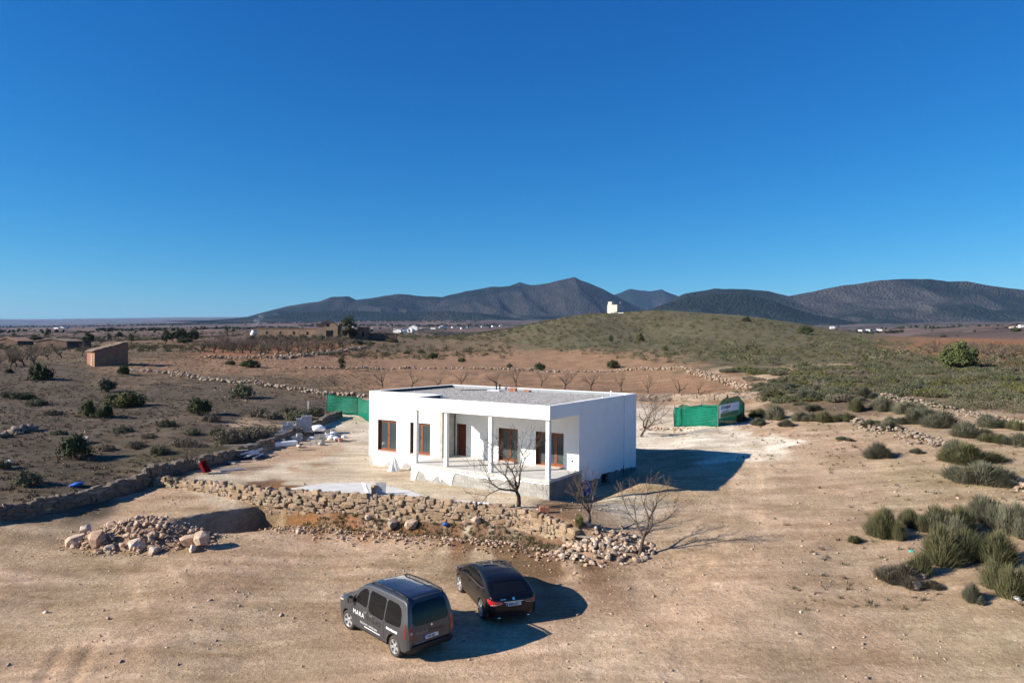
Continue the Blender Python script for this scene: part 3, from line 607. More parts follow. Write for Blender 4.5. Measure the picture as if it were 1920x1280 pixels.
class Skin:
    """projects flat outlines onto a body so that glass, lamps, trim and lettering follow its curve"""
    def __init__(s, me):
        bm = bmesh.new(); bm.from_mesh(me); s.t = BVHTree.FromBMesh(bm); s.bm = bm
    def put(s, p, plane, off):
        a, b = p
        o, d = {'left': ((a, 3, b), (0,-1,0)), 'right': ((a, -3, b), (0,1,0)), 'rear': ((-6, a, b), (1,0,0)), 'front': ((6, a, b), (-1,0,0)), 'top': ((a, b, 5), (0,0,-1))}[plane]
        h, nn, _, _ = s.t.ray_cast(Vector(o), Vector(d))
        if h is None: h, nn, _, _ = s.t.find_nearest(Vector(o)+Vector(d)*(2 if plane in('left','right') else 3.6))
        return h+(nn if nn.dot(Vector(d)) < 0 else -nn)*off
    def patch(s, name, poly, plane, m, parent, off=.006, step=.09, skirt=.02, rnd=0):
        bm = bmesh.new(); f = bm.faces.new([bm.verts.new((x, y, 0)) for x, y in poly])
        if rnd: bmesh.ops.bevel(bm, geom=bm.verts[:], offset=rnd, segments=3, affect='VERTICES')
        xs = [v.co.x for v in bm.verts]; ys_ = [v.co.y for v in bm.verts]
        for lo, hi, nn in ((min(xs), max(xs), (1,0,0)), (min(ys_), max(ys_), (0,1,0))):
            for t in np.arange(lo+step, hi-.01, step): bmesh.ops.bisect_plane(bm, geom=bm.verts[:]+bm.edges[:]+bm.faces[:], plane_co=Vector(nn)*t, plane_no=nn)
        be = [e for e in bm.edges if e.is_boundary]; r = bmesh.ops.extrude_edge_only(bm, edges=be); low = {v for v in r['geom'] if isinstance(v, bmesh.types.BMVert)}
        for v in bm.verts: v.co = s.put((v.co.x, v.co.y), plane, -skirt if v in low else off)
        bmesh.ops.recalc_face_normals(bm, faces=bm.faces[:])
        me = fin(bm, name, True); me.set_sharp_from_angle(angle=R(40)); return mobj(name, me, m, parent)
    def text(s, name, txt, size, plane, x, z, m, parent, off=.008, stretch=1., slant=0., bold=0):
        V, F = text_arrays(txt, size, bold); V = V.copy(); V[:,0] = V[:,0]*stretch+V[:,1]*slant
        sg = -1 if plane in ('left', 'rear') else 1
        P = [s.put((x+sg*v[0], z+v[1]), plane, off) for v in V]
        me = bpy.data.meshes.new(name); me.from_pydata([tuple(p) for p in P], [], F); return mobj(name, me, m, parent)
_tc = {}
def text_arrays(txt, size, bold=0):
    k = (txt, size, bold)
    if k not in _tc:
        cu = bpy.data.curves.new('t', 'FONT'); cu.body = txt; cu.size = size; cu.resolution_u = 3; cu.offset = bold; cu.space_character = 1.0 if bold else 1.22
        o = bpy.data.objects.new('t', cu); C.objects.link(o); bpy.context.view_layer.update()
        me = bpy.data.meshes.new_from_object(o.evaluated_get(bpy.context.evaluated_depsgraph_get())); bpy.data.objects.remove(o)
        _tc[k] = (np.array([v.co[:] for v in me.vertices]), [list(p.vertices) for p in me.polygons])
    return _tc[k]
def lathe(bm, prof, n=36):
    """revolve (r, y) profile about the y axis"""
    rings = [[bm.verts.new((r*math.cos(2*math.pi*i/n), y, r*math.sin(2*math.pi*i/n))) for i in range(n)] for r, y in prof]
    for a, b in zip(rings[:-1], rings[1:]):
        for i in range(n): bm.faces.new((a[i], b[i], b[(i+1)%n], a[(i+1)%n]))
def make_wheel(parent, x, side, y, rad, wid, spokes, rimr, turn=0):
    wh = empty('wheel', (x, side*y, rad)); wh.parent = parent; wh.rotation_euler = (0, random.uniform(0, 1), turn if side > 0 else turn)
    bm = bmesh.new(); h = wid/2
    lathe(bm, [(rimr-.01, -h*.7), (rimr, -h), (rad-.04, -h*1.02), (rad-.008, -h*.75), (rad, -h*.3), (rad, h*.3), (rad-.008, h*.75), (rad-.04, h*1.02), (rimr, h), (rimr-.01, h*.7)])
    bmesh.ops.recalc_face_normals(bm, faces=bm.faces[:]); mobj('tyre', fin(bm, 'tyre', True), M_TYRE, wh)
    s = side; bm = bmesh.new(); lathe(bm, [(rimr+.004, s*h*.98), (rimr-.018, s*h*.95), (rimr-.03, s*h*.4), (rimr-.03, -s*h*.6)])
    for i in range(spokes):
        a = 2*math.pi*i/spokes; Mx = Matrix.Rotation(a, 4, 'Y')
        vs = []
        for (r0, w0, yy) in ((.04, .045, h*.72), (rimr*.55, .036, h*.82), (rimr-.02, .055, h*.86)):
            for dx in (-w0, w0): vs.append((r0, dx, yy))
        top = [bm.verts.new(Mx @ Vector((r_, s*yy, dx))) for r_, dx, yy in vs]; bot = [bm.verts.new(Mx @ Vector((r_, s*(yy-.05), dx))) for r_, dx, yy in vs]
        for q in ((0,1,3,2), (2,3,5,4)): bm.faces.new([top[j] for j in q]); bm.faces.new([bot[j] for j in q[::-1]])
        for p, q in ((0,2), (2,4), (1,3), (3,5)): bm.faces.new((top[p], top[q], bot[q], bot[p]))
    lathe(bm, [(.001, s*h*.84), (.05, s*h*.82), (.062, s*h*.7), (.062, s*h*.4)], 20)
    bmesh.ops.recalc_face_normals(bm, faces=bm.faces[:]); mobj('rim', fin(bm, 'rim'), M_RIM, wh)
    bm = bmesh.new(); lathe(bm, [(.001, s*h*.1), (rimr-.03, s*h*.1)], 24); mobj('brake_disc', fin(bm, 'brake_disc'), M_BLKPL, wh)
    return wh
def plate(parent, sk, y0, z0, txt, w_=.52, h_=.11):
    p = sk.patch('number_plate', [(y0+w_/2, z0), (y0-w_/2, z0), (y0-w_/2, z0+h_), (y0+w_/2, z0+h_)], 'rear', M_PLATE, parent, .014, .3)
    e = sk.patch('country_band', [(y0+w_/2, z0), (y0+w_/2-.045, z0), (y0+w_/2-.045, z0+h_), (y0+w_/2, z0+h_)], 'rear', M_EU, p, .018, .3, .0)
    sk.text('plate_number', txt, .098, 'rear', y0+w_/2-.07, z0+.022, M_LETD, p, .019, .93, bold=.002)
def lines(parent, sk, name, rects, plane, m, off=.007):
    for r_ in rects: sk.patch(name, r_, plane, m, parent, off, .25, .01)
seam = lambda pts, t=.009: [[(a[0]-t*(abs(a[1]-b[1]) > abs(a[0]-b[0])), a[1]-t*(abs(a[1]-b[1]) <= abs(a[0]-b[0]))), (b[0]-t*(abs(a[1]-b[1]) > abs(a[0]-b[0])), b[1]-t*(abs(a[1]-b[1]) <= abs(a[0]-b[0]))), (b[0]+t*(abs(a[1]-b[1]) > abs(a[0]-b[0])), b[1]+t*(abs(a[1]-b[1]) <= abs(a[0]-b[0]))), (a[0]+t*(abs(a[1]-b[1]) > abs(a[0]-b[0])), a[1]+t*(abs(a[1]-b[1]) <= abs(a[0]-b[0])))] for a, b in zip(pts[:-1], pts[1:])]
# ---- grey van ----
def make_van(loc, heading):
    t = empty('parked_van', loc, heading, 'dark grey passenger van with white MARA lettering and roof rails', 'van')
    xs = np.unique(np.concatenate([np.linspace(-2.19, -1.7, 26), np.linspace(-1.7, 1.2, 40), np.linspace(1.2, 2.19, 34)]))
    zt = [(-2.19,.80),(-2.185,1.02),(-2.15,1.10),(-2.07,1.42),(-1.99,1.64),(-1.90,1.76),(-1.75,1.795),(-1.2,1.81),(-.3,1.80),(.15,1.775),(.45,1.70),(.85,1.43),(1.22,1.17),(1.4,1.10),(1.75,1.03),(1.98,.93),(2.10,.80),(2.17,.66),(2.19,.55)]
    zb = [(-2.19,.36),(-2.1,.30),(-1.8,.24),(1.6,.22),(2.0,.24),(2.19,.30)]
    hwd = [(-2.19,.80),(-2.12,.86),(-1.95,.895),(-1.4,.905),(.9,.905),(1.4,.89),(1.8,.83),(2.0,.74),(2.12,.62),(2.19,.48)]
    gg = [(.2,.95),(.4,.985),(.7,1.),(.95,.99),(1.1,.965),(1.4,.885),(1.7,.80),(1.85,.76)]
    cr = [(-2.19,.08),(-1.9,.12),(.4,.12),(1.2,.10),(2.19,.10)]
    ax = [(-1.47,.32),(1.26,.32)]
    me = cut_arches(car_body(zt, zb, hwd, gg, cr, xs), 'body', ax, .375, 1.52); finish_body(me, [M_GREYP, M_BLKPL], ax, .375); sk = Skin(me)
    body = mobj('body', me, None, t)
    sk.patch('roof_panel', [(-1.93,-.60),(-1.93,.60),(-1.2,.625),(.1,.60),(.28,.55),(.28,-.55),(.1,-.60),(-1.2,-.625)], 'top', M_ROOFP, t, .006, .12)
    for sd in ('left', 'right'):
        sk.patch('side_window', [(.80,1.08),(.10,1.04),(.06,1.10),(.10,1.52),(.22,1.58),(.38,1.555),(.62,1.38)], sd, M_CGLASS, t, .005, .09, rnd=.03)
        sk.patch('quarter_window', [(.98,1.12),(.86,1.10),(.74,1.31)], sd, M_CGLASS, t, .005, .09)
        sk.patch('side_window', [(-.02,1.04),(-.12,.94),(-.92,.93),(-.92,1.585),(-.06,1.60),(.0,1.56)], sd, M_CGLASS, t, .005, .09, rnd=.05)
        sk.patch('side_window', [(-.98,.935),(-1.80,.98),(-1.84,1.06),(-1.78,1.40),(-1.66,1.54),(-1.5,1.585),(-.98,1.59)], sd, M_CGLASS, t, .005, .09, rnd=.05)
        lines(t, sk, 'door_seam', seam([(.0,.36),(.0,1.0)], .007)+seam([(-.95,.40),(-.95,.93)], .007)+seam([(.95,.45),(.95,1.08)], .007), sd, M_BLKPL, .004)
        sk.patch('sill_trim', [(.85,.24),(-1.05,.24),(-1.05,.30),(.85,.30)], sd, M_BLKPL, t, .012, .3)
        for x0, z0 in ((.18, .89), (-.16, .86)): sk.patch('door_handle', [(x0,z0),(x0-.17,z0),(x0-.17,z0+.035),(x0,z0+.035)], sd, M_CHROME, t, .035, .1, .02)
        sk.patch('front_lamp', [(1.98,.80),(1.55,.90),(1.62,1.0),(1.92,.93)], sd, M_LENS, t, .006, .1)
        s = 1 if sd == 'left' else -1
        mr = empty('wing_mirror', (0,0,0)); mr.parent = t; bm = bmesh.new(); box(bm, .82, .96, s*.92, s*1.10, 1.02, 1.24, bevel=.03); box(bm, .86, .93, s*.82, s*.94, 1.04, 1.10); mobj('housing', fin(bm, 'housing'), M_BLKPL, mr)
        mobj('mirror_glass', boxmesh('mirror_glass', .808, .82, min(s*.94, s*1.08), max(s*.94, s*1.08), 1.05, 1.21), M_CHROME, mr)
        bm = bmesh.new(); rp_ = [Vector((x_, s*.625, sk.put((x_, s*.625), 'top', 0).z+dz_)) for x_, dz_ in ((-1.88,.0),(-1.80,.055),(-1.2,.07),(-.5,.07),(.05,.055),(.22,.0))]
        for a, b in zip(rp_[:-1], rp_[1:]): tube(bm, a, b, .026, .026, 8)
        mobj('roof_rail', fin(bm, 'roof_rail', True), M_BLKPL, t)
        q = (1 if sd == 'left' else -1)
        lamp = sk.patch('tail_lamp', [(q*.79,.70),(q*.70,.70),(q*.70,.95),(q*.69,1.15),(q*.735,1.16),(q*.785,1.0)], 'rear', M_RED if sd == 'right' else M_REDD, t, .012, .08)
        sk.patch('reverse_lens', [(q*.775,.84),(q*.71,.84),(q*.71,.92),(q*.775,.92)], 'rear', M_LENS if sd == 'left' else M_REDD, lamp, .017, .08)
        sk.patch('tail_lamp', [(-2.10,.72),(-2.03,.72),(-2.02,1.0),(-2.0,1.14),(-2.04,1.14),(-2.09,1.0)], sd, M_REDD, t, .006, .08)
    sk.patch('rear_window', [(.66,1.10),(.60,1.04),(-.60,1.04),(-.66,1.10),(-.60,1.60),(-.50,1.655),(.50,1.655),(.60,1.60)], 'rear', M_CGLASS, t, .006, .09, rnd=.05)
    sk.patch('rear_bumper', [(.84,.31),(-.84,.31),(-.84,.40),(-.72,.48),(.72,.48),(.84,.40)], 'rear', M_BLKPL, t, .045, .1, .03)
    sk.patch('bumper_step', [(.66,.46),(-.66,.46),(-.66,.50),(.66,.50)], 'rear', M_BLKPL, t, .065, .1, .05)
    sk.patch('windscreen', [(1.14,-.66),(1.16,0),(1.14,.66),(.52,.56),(.50,0),(.52,-.56)], 'top', M_CGLASS, t, .006, .1)
    lines(t, sk, 'tailgate_seam', seam([(.685,.52),(.685,.98)])+seam([(-.685,.52),(-.685,.98)])+seam([(.73,.52),(-.73,.52)]), 'rear', M_BLKPL, .004)
    for s in (1, -1):
        make_wheel(t, -1.47, s, .765, .32, .20, 5, .215); make_wheel(t, 1.26, s, .765, .32, .20, 5, .215, .12)
    bm = bmesh.new(); tube(bm, (.35, .0, 1.73), (.12, .0, 2.05), .006, .004, 5); mobj('aerial', fin(bm, 'aerial'), M_BLKPL, t)
    plate(t, sk, .02, .60, '7459 BJL')
    # lettering
    sk.text('lettering', 'MARA', .21, 'left', .86, .69, M_LETW, t, stretch=1.05); sk.text('lettering', 'VILLAS', .21, 'left', .06, .69, M_LETD, t, stretch=1.15)
    sk.text('lettering', 'REAL ESTATE - INMOBILIARIA', .085, 'left', .42, .50, M_LETW, t, stretch=.74)
    lines(t, sk, 'lettering', [[(.18-i*.115,.425),(.18-i*.115-.095,.425),(.18-i*.115-.095,.448),(.18-i*.115,.448)] for i in range(8)], 'left', M_LETW)
    lines(t, sk, 'lettering', [[(-1.10-i*.085,.76+.012*(i%2)),(-1.10-i*.085-.07,.76),(-1.10-i*.085-.07,.82),(-1.10-i*.085,.83-.012*(i%3))] for i in range(7)], 'left', M_LETW)
    sk.text('lettering', 'MARA', .13, 'rear', .56, .79, M_LETG, t, stretch=1.05); sk.text('lettering', 'VILLAS', .13, 'rear', .08, .79, M_LETD, t, stretch=1.05)
    lines(t, sk, 'lettering', [[(.58-i*.075,.535),(.58-i*.075-.06,.535),(.58-i*.075-.06,.56),(.58-i*.075,.56)] for i in range(5)], 'rear', M_LETG)
    sk.patch('emblem', [(.03,.945),(-.005,.96),(-.04,.94),(-.02,.975),(-.055,1.0),(-.015,1.0),(.0,1.035),(.015,1.0),(.05,.99),(.025,.975)], 'rear', M_CHROME, t, .012, .2, .004)
    return t
# ---- black estate car ----
def make_estate(loc, heading):
    t = empty('parked_car', loc, heading, 'black low-roofed estate car parked beside the grey van', 'car')
    xs = np.unique(np.concatenate([np.linspace(-2.31, -1.5, 34), np.linspace(-1.5, 1.2, 36), np.linspace(1.2, 2.31, 34)]))
    zt = [(-2.31,.62),(-2.30,.78),(-2.27,.92),(-2.2,.985),(-2.05,1.05),(-1.75,1.20),(-1.52,1.30),(-1.2,1.365),(-.7,1.42),(-.2,1.44),(.2,1.425),(.45,1.37),(.8,1.20),(1.15,1.02),(1.35,.97),(1.8,.90),(2.1,.80),(2.24,.68),(2.31,.55)]
    zb = [(-2.31,.36),(-2.2,.27),(-1.9,.21),(1.8,.19),(2.2,.22),(2.31,.30)]
    hwd = [(-2.31,.62),(-2.26,.74),(-2.15,.83),(-1.9,.875),(-1.4,.89),(0,.87),(1.3,.89),(1.7,.87),(2.0,.80),(2.2,.66),(2.31,.45)]
    gg = [(.19,.93),(.35,.985),(.6,1.),(.82,.985),(.93,.95),(1.15,.85),(1.35,.73),(1.45,.66)]
    cr = [(-2.31,.06),(-1.9,.12),(-.5,.13),(.5,.12),(1.2,.08),(2.31,.10)]
    ax = [(-1.40,.325),(1.30,.325)]
    me = cut_arches(car_body(zt, zb, hwd, gg, cr, xs), 'body', ax, .365, 1.54); finish_body(me, [M_BLACKP, M_BLKPL], ax, .365); sk = Skin(me)
    mobj('body', me, None, t)
    for sd in ('left', 'right'):
        sk.patch('side_window', [(.80,.985),(.02,.975),(.04,1.32),(.16,1.335),(.40,1.27),(.62,1.13)], sd, M_CGLASS, t, .005, .08, rnd=.02)
        sk.patch('side_window', [(-.03,.975),(-.92,1.00),(-.90,1.24),(-.5,1.31),(-.01,1.325)], sd, M_CGLASS, t, .005, .08, rnd=.02)
        sk.patch('quarter_window', [(-.97,1.005),(-1.50,1.06),(-1.30,1.155),(-.96,1.225)], sd, M_CGLASS, t, .005, .08, rnd=.02)
        pts = [(.84,.97),(.02,.955),(-.92,.98),(-1.50,1.04),(-1.56,1.065)]
        lines(t, sk, 'chrome_strip', [[a, b, (b[0], b[1]+.016), (a[0], a[1]+.016)] for a, b in zip(pts[:-1], pts[1:])], sd, M_CHROME, .010)
        pts = [(-1.56,1.07),(-1.30,1.175),(-.90,1.262),(-.45,1.325)]
        lines(t, sk, 'chrome_strip', [[a, b, (b[0], b[1]+.012), (a[0], a[1]+.012)] for a, b in zip(pts[:-1], pts[1:])], sd, M_CHROME, .010)
        for x0, z0 in ((.14, .84), (-.80, .88)): sk.patch('door_handle', [(x0,z0),(x0-.18,z0+.01),(x0-.18,z0+.04),(x0,z0+.03)], sd, M_BLACKP, t, .03, .1, .02)
        lines(t, sk, 'door_seam', seam([(.0,.32),(.0,.95)], .005)+seam([(-.93,.62),(-.93,.96)], .005)+seam([(1.0,.34),(1.0,.9)], .005), sd, M_BLKPL, .003)
        sk.patch('front_lamp', [(2.1,.68),(1.72,.78),(1.75,.86),(2.05,.78)], sd, M_LENS, t, .006, .1)
        s = 1 if sd == 'left' else -1
        mr = empty('wing_mirror', (0,0,0)); mr.parent = t; bm = bmesh.new(); box(bm, .74, .86, s*.88, s*1.05, .96, 1.09, bevel=.03); box(bm, .78, .84, s*.80, s*.90, .96, 1.0); mobj('housing', fin(bm, 'housing'), M_BLACKP, mr)
        mobj('mirror_glass', boxmesh('mirror_glass', .728, .74, min(s*.90, s*1.03), max(s*.90, s*1.03), .98, 1.07), M_CHROME, mr)
        q = s
        lamp = sk.patch('tail_lamp', [(q*.80,.86),(q*.36,.80),(q*.40,.74),(q*.70,.70),(q*.80,.72)], 'rear', M_RED if sd == 'left' else M_REDD, t, .010, .07)
        sk.patch('tail_lamp', [(-2.18,.72),(-2.00,.82),(-2.02,.88),(-2.12,.89),(-2.18,.84)], sd, M_RED if sd == 'left' else M_REDD, t, .008, .07)
        sk.patch('lamp_strip', [(q*.78,.705),(q*.44,.735),(q*.44,.748),(q*.78,.722)], 'rear', M_LENS, lamp, .014, .1, .005)
        sk.patch('reflector', [(q*.76,.40),(q*.52,.38),(q*.52,.40),(q*.76,.425)], 'rear', M_REDD, t, .012, .1)
        bm = bmesh.new(); tube(bm, (-2.33, q*.52, .30), (-2.1, q*.52, .30), .052, .052, 14); ep = mobj('exhaust_tip', fin(bm, 'exhaust_tip', True), M_CHROME, t); ep.scale = (1, 1, .75); ep.location.z = .07
    sk.patch('rear_window', [(.60,1.04),(.55,1.015),(-.55,1.015),(-.60,1.04),(-.50,1.275),(.50,1.275)], 'rear', M_CGLASS, t, .006, .06, rnd=.03)
    sk.patch('roof_spoiler', [(-1.62,-.48),(-1.62,.48),(-1.42,.50),(-1.42,-.50)], 'top', M_BLACKP, t, .02, .1, .02)
    sk.patch('diffuser', [(.60,.28),(-.60,.28),(-.52,.40),(.52,.40)], 'rear', M_BLKPL, t, .02, .1)
    sk.patch('boot_strip', [(.34,.785),(-.34,.785),(-.34,.80),(.34,.80)], 'rear', M_CHROME, t, .012, .15, .005)
    sk.patch('windscreen', [(1.10,-.62),(1.14,0),(1.10,.62),(.50,.47),(.46,0),(.50,-.47)], 'top', M_CGLASS, t, .006, .1)
    sk.patch('sunroof', [(.38,-.40),(.40,0),(.38,.40),(-.35,.42),(-.35,-.42)], 'top', M_CGLASS, t, .006, .1)
    for s in (1, -1):
        make_wheel(t, -1.40, s, .775, .325, .22, 5, .235); make_wheel(t, 1.30, s, .775, .325, .22, 5, .235, .1)
    plate(t, sk, .0, .66, '4909 LRT')
    em = [(math.cos(R(a))*.045, .88+math.sin(R(a))*.045) for a in range(0, 360, 30)]
    sk.patch('emblem', em, 'rear', M_CHROME, t, .014, .2, .004)
    lines(t, sk, 'badge', [[(.46-i*.04,.865),(.43-i*.04,.865),(.43-i*.04,.89),(.46-i*.04,.89)] for i in range(5)], 'rear', M_CHROME)
    return t
def park(make, wl, heading, rear_axle, track, z):
    """stand a car so that its left rear wheel touches the ground at wl"""
    h = R(heading); f = Vector((math.cos(h), math.sin(h), 0)); l = Vector((-math.sin(h), math.cos(h), 0))
    p = Vector((wl[0], wl[1], 0))-f*rear_axle-l*track; return make((p.x, p.y, z), h)
park(make_van, (-3.42, 21.33), 132.5, -1.47, .80, -1.425)
park(make_estate, (-.93, 24.35), 110, -1.40, .80, -1.425)
# ------------------------------------------------------------------ dry-stone walls and rubble
def stone_mat(name, c0, c1, c2):
    m = mat(name, c0, .95, .3, 7, .5, 18); n = m.node_tree.nodes; l = m.node_tree.links
    oi = [x for x in n if x.type == 'OBJECT_INFO'][0]; hv = [x for x in n if x.type == 'HUE_SAT'][0]; rp = [x for x in n if x.type == 'VALTORGB'][0]
    r2 = n.new('ShaderNodeValToRGB'); e = r2.color_ramp.elements; e[0].color = (*c0, 1); e[1].color = (*c2, 1); k = e.new(.5); k.color = (*c1, 1)
    l.new(oi.outputs['Random'], r2.inputs[0])
    rp.color_ramp.elements[0].color = (.62,.58,.54,1); rp.color_ramp.elements[1].color = (1.2,1.2,1.2,1)
    mx = n.new('ShaderNodeMix'); mx.data_type = 'RGBA'; mx.blend_type = 'MULTIPLY'; mx.inputs[0].default_value = 1
    l.new(r2.outputs[0], mx.inputs[6]); l.new(rp.outputs[0], mx.inputs[7]); l.new(mx.outputs[2], hv.inputs['Color'])
    return m
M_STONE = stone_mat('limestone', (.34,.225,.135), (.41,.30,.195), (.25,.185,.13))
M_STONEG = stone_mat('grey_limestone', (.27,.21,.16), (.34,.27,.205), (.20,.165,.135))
M_STONE_SHADE = stone_mat('shade_darkened_stone', (.15,.12,.095), (.20,.165,.13), (.11,.092,.078))  # left wall stone, darkened so its shaded face is in the colour
M_ROCK = stone_mat('pale_rock', (.50,.335,.23), (.56,.42,.31), (.40,.275,.19))
M_ROCKW = mat('whitish_rock', (.54,.43,.33), .95, .2, 5, .5, 14)
M_STUFFST = mat('small_stones', (1,1,1), .95, .3, 6, .4, 18, attr=True)
M_EARTH = mat('clay_earth', (.33,.215,.135), .95, .4, 3, .7, 9)
M_EARTHD = mat('earth_fill', (.31,.225,.15), .95, .35, 4, .6, 9)
def blockstone(seed):
    r = random.Random(seed); bm = bmesh.new(); vs = box(bm, -.5, .5, -.5, .5, -.5, .5)
    for v in vs: v.co += Vector((r.uniform(-.10, .10), r.uniform(-.10, .10), r.uniform(-.13, .13)))
    bmesh.ops.bevel(bm, geom=bm.edges[:], offset=.11, segments=1, affect='EDGES'); bmesh.ops.triangulate(bm, faces=bm.faces[:])
    for v in bm.verts: v.co += Vector((r.uniform(-.03, .03), r.uniform(-.03, .03), r.uniform(-.03, .03)))
    return fin(bm, 'stone')
WSTONE = [blockstone(100+i) for i in range(10)]
RSTONE = [hullmesh('rock', 200+i, 26, .5, .42, .34, .12) for i in range(10)]
def stonecol(n, base=(.38,.28,.19)):
    return np.array(base)*RNG.uniform(.7, 1.25, (n, 1))*RNG.uniform(.93, 1.07, (n, 3))
def resample(P, step):
    P = np.array(P); L = np.concatenate([[0], np.cumsum(np.hypot(*np.diff(P, axis=0).T))]); s = np.arange(0, L[-1], step)
    return np.stack([np.interp(s, L, P[:,0]), np.interp(s, L, P[:,1])], -1), s
def stone_wall(label, P, side, top, foot, thick, m, smean=.34, hmean=.21, maxparts=300, both=True, seed=0):
    """dry-stone wall along P; side=+1: dressed face to the right of travel. Stones are separate parts."""
    rr = np.random.default_rng(seed); P = np.array(P, float); mid = P[len(P)//2]
    root = empty('stone_wall', (mid[0], mid[1], gz(*mid)), 0, label, 'stone wall')
    o0 = np.array([mid[0], mid[1], root.location.z])
    Q, s = resample(P, .25); T = np.gradient(Q, axis=0); T /= np.linalg.norm(T, axis=1)[:, None]; Nn = np.stack([T[:,1], -T[:,0]], -1)*side
    zt = np.array([top(q) for q in Q]); zf = np.array([foot(q+n_*.35) for q, n_ in zip(Q, Nn)]); zf = np.minimum(zf, zt-.12)
    V = []; F = []
    for i, (q, n_) in enumerate(zip(Q, Nn)):
        a = q-n_*.08; b = q-n_*(thick-.05)
        for c, z in ((a, zf[i]-.4), (a, zt[i]-.1), (b, zt[i]-.1), (b, zf[i]-.4)): V.append((c[0]-o0[0], c[1]-o0[1], z-o0[2]))
    for i in range(len(Q)-1):
        for j in range(3): F.append((4*i+j, 4*i+j+1, 4*i+j+5, 4*i+j+4))
    mobj('rubble_core', raw('rubble_core', V, F), M_EARTHD, root)
    items = []
    def course(off, coping, face):
        L = s[-1]; rows = int(np.ceil((zt-zf).max()/hmean))+1
        for r_ in range(1 if coping else rows):
            x = rr.uniform(0, .2)
            while x < L-.1:
                w_ = rr.choice((.5,.75,1.,1.3,1.7))*rr.uniform(.8,1.2)*smean*(.95 if coping else 1); xm = x+w_/2; x += w_*.98
                if xm > L: break
                top_ = np.interp(xm, s, zt); ft_ = np.interp(xm, s, zf); q = np.array([np.interp(xm, s, Q[:,0]), np.interp(xm, s, Q[:,1])]); n_ = np.array([np.interp(xm, s, Nn[:,0]), np.interp(xm, s, Nn[:,1])])
                if coping: z = top_-.08+rr.uniform(-.10, .07); h_ = rr.uniform(.16, .27); dpt = thick*rr.uniform(.55, 1.05); c = q-n_*(thick/2+rr.uniform(-.08, .08))
                else:
                    z = top_-.2-hmean*(r_+.5)+rr.uniform(-.055, .055); h_ = hmean*rr.uniform(.7, 1.4); dpt = rr.uniform(.2, .34)
                    if z < ft_-.12 or rr.random() < .05: continue
                    c = q-n_*(.10+rr.uniform(-.03, .05)) if face > 0 else q-n_*(thick-.10)
                ang = math.atan2(np.interp(xm, s, T[:,1]), np.interp(xm, s, T[:,0]))
                items.append((c[0], c[1], z, w_*1.16, dpt, h_*1.2, ang+rr.uniform(-.12, .12), rr.uniform(-.22, .22), (w_*h_)/(q[1]**2)*(1 if face >= 0 else .05)))
    course(0, False, 1); course(0, True, 0)
    if both: course(0, False, -1)
    items.sort(key=lambda t: -t[8])
    for t in items[:maxparts]:
        o = mobj('stone', WSTONE[rr.integers(len(WSTONE))], m, root); o.location = (t[0]-o0[0], t[1]-o0[1], t[2]-o0[2]); o.scale = (t[3], t[4], t[5]); o.rotation_euler = (t[7], t[7]*.7, t[6])
    rest = items[maxparts:]
    if rest:
        a = np.array(rest); k = scatter('small_stones', WSTONE, a[:, :3]-o0, a[:, 3:6], a[:, 6], stonecol(len(a), (.16,.13,.10) if m is M_STONE_SHADE else (.36,.27,.19)), M_STUFFST); k.parent = root; tag(k, kind='stuff')
    return root
for me in WSTONE+RSTONE: me.materials.clear()
def with_mat(lst, m):
    out = []
    for me in lst: c = me.copy(); c.materials.append(m); out.append(c)
    return out
_WS = {m.name: with_mat(WSTONE, m) for m in (M_STONE, M_STONEG, M_STONE_SHADE)}; _RS = {m.name: with_mat(RSTONE, m) for m in (M_ROCK, M_ROCKW, M_STONEG, M_STONE)}
_mobj = mobj
def mobj(name, me, m=None, parent=None, loc=None, rz=0):
    if me in WSTONE and m is not None: me = _WS[m.name][WSTONE.index(me)]
    elif me in RSTONE and m is not None: me = _RS[m.name][RSTONE.index(me)]
    return _mobj(name, me, m, parent, loc, rz)
G1 = lambda q: gz(q[0], q[1])
wtop = lambda q: .10+float(np.interp(q[0], [-20.6,-16,-5,0,1.6,2.95], [-.02,.0,.02,-.02,-.12,-.42]))
stone_wall('long ochre dry-stone retaining wall in front of the white house', FW, 1, wtop, lambda q: min(G1(q)+.0, wtop(q)-.35), .45, M_STONE, .25, .155, 300, False, 1)
def ltop(q): return max(G1(q+np.array((.9,.2)))+.75, G1(q)+.45) if q[1] < 41 else max(G1(q+np.array((.9,.2)))+.6, .6)
stone_wall('shadowed stone wall running to the left edge from the corner', LW[:3], 1, ltop, lambda q: G1(q), .45, M_STONE_SHADE, .30, .18, 300, True, 2)
stone_wall('boundary stone wall climbing behind the heaps of building blocks', LW[2:], 1, ltop, lambda q: G1(q), .5, M_STONE_SHADE, .36, .21, 300, True, 3)
def pxline(*p): return np.array([hit(*q).xy for q in p])
RT = pxline((1196,752),(1260,752),(1330,752),(1420,746)); rtop = lambda q: G1(q)+.75
stone_wall('low terrace wall behind the green netted pens', RT, 1, rtop, G1, .5, M_STONEG, .45, .25, 120, False, 4)
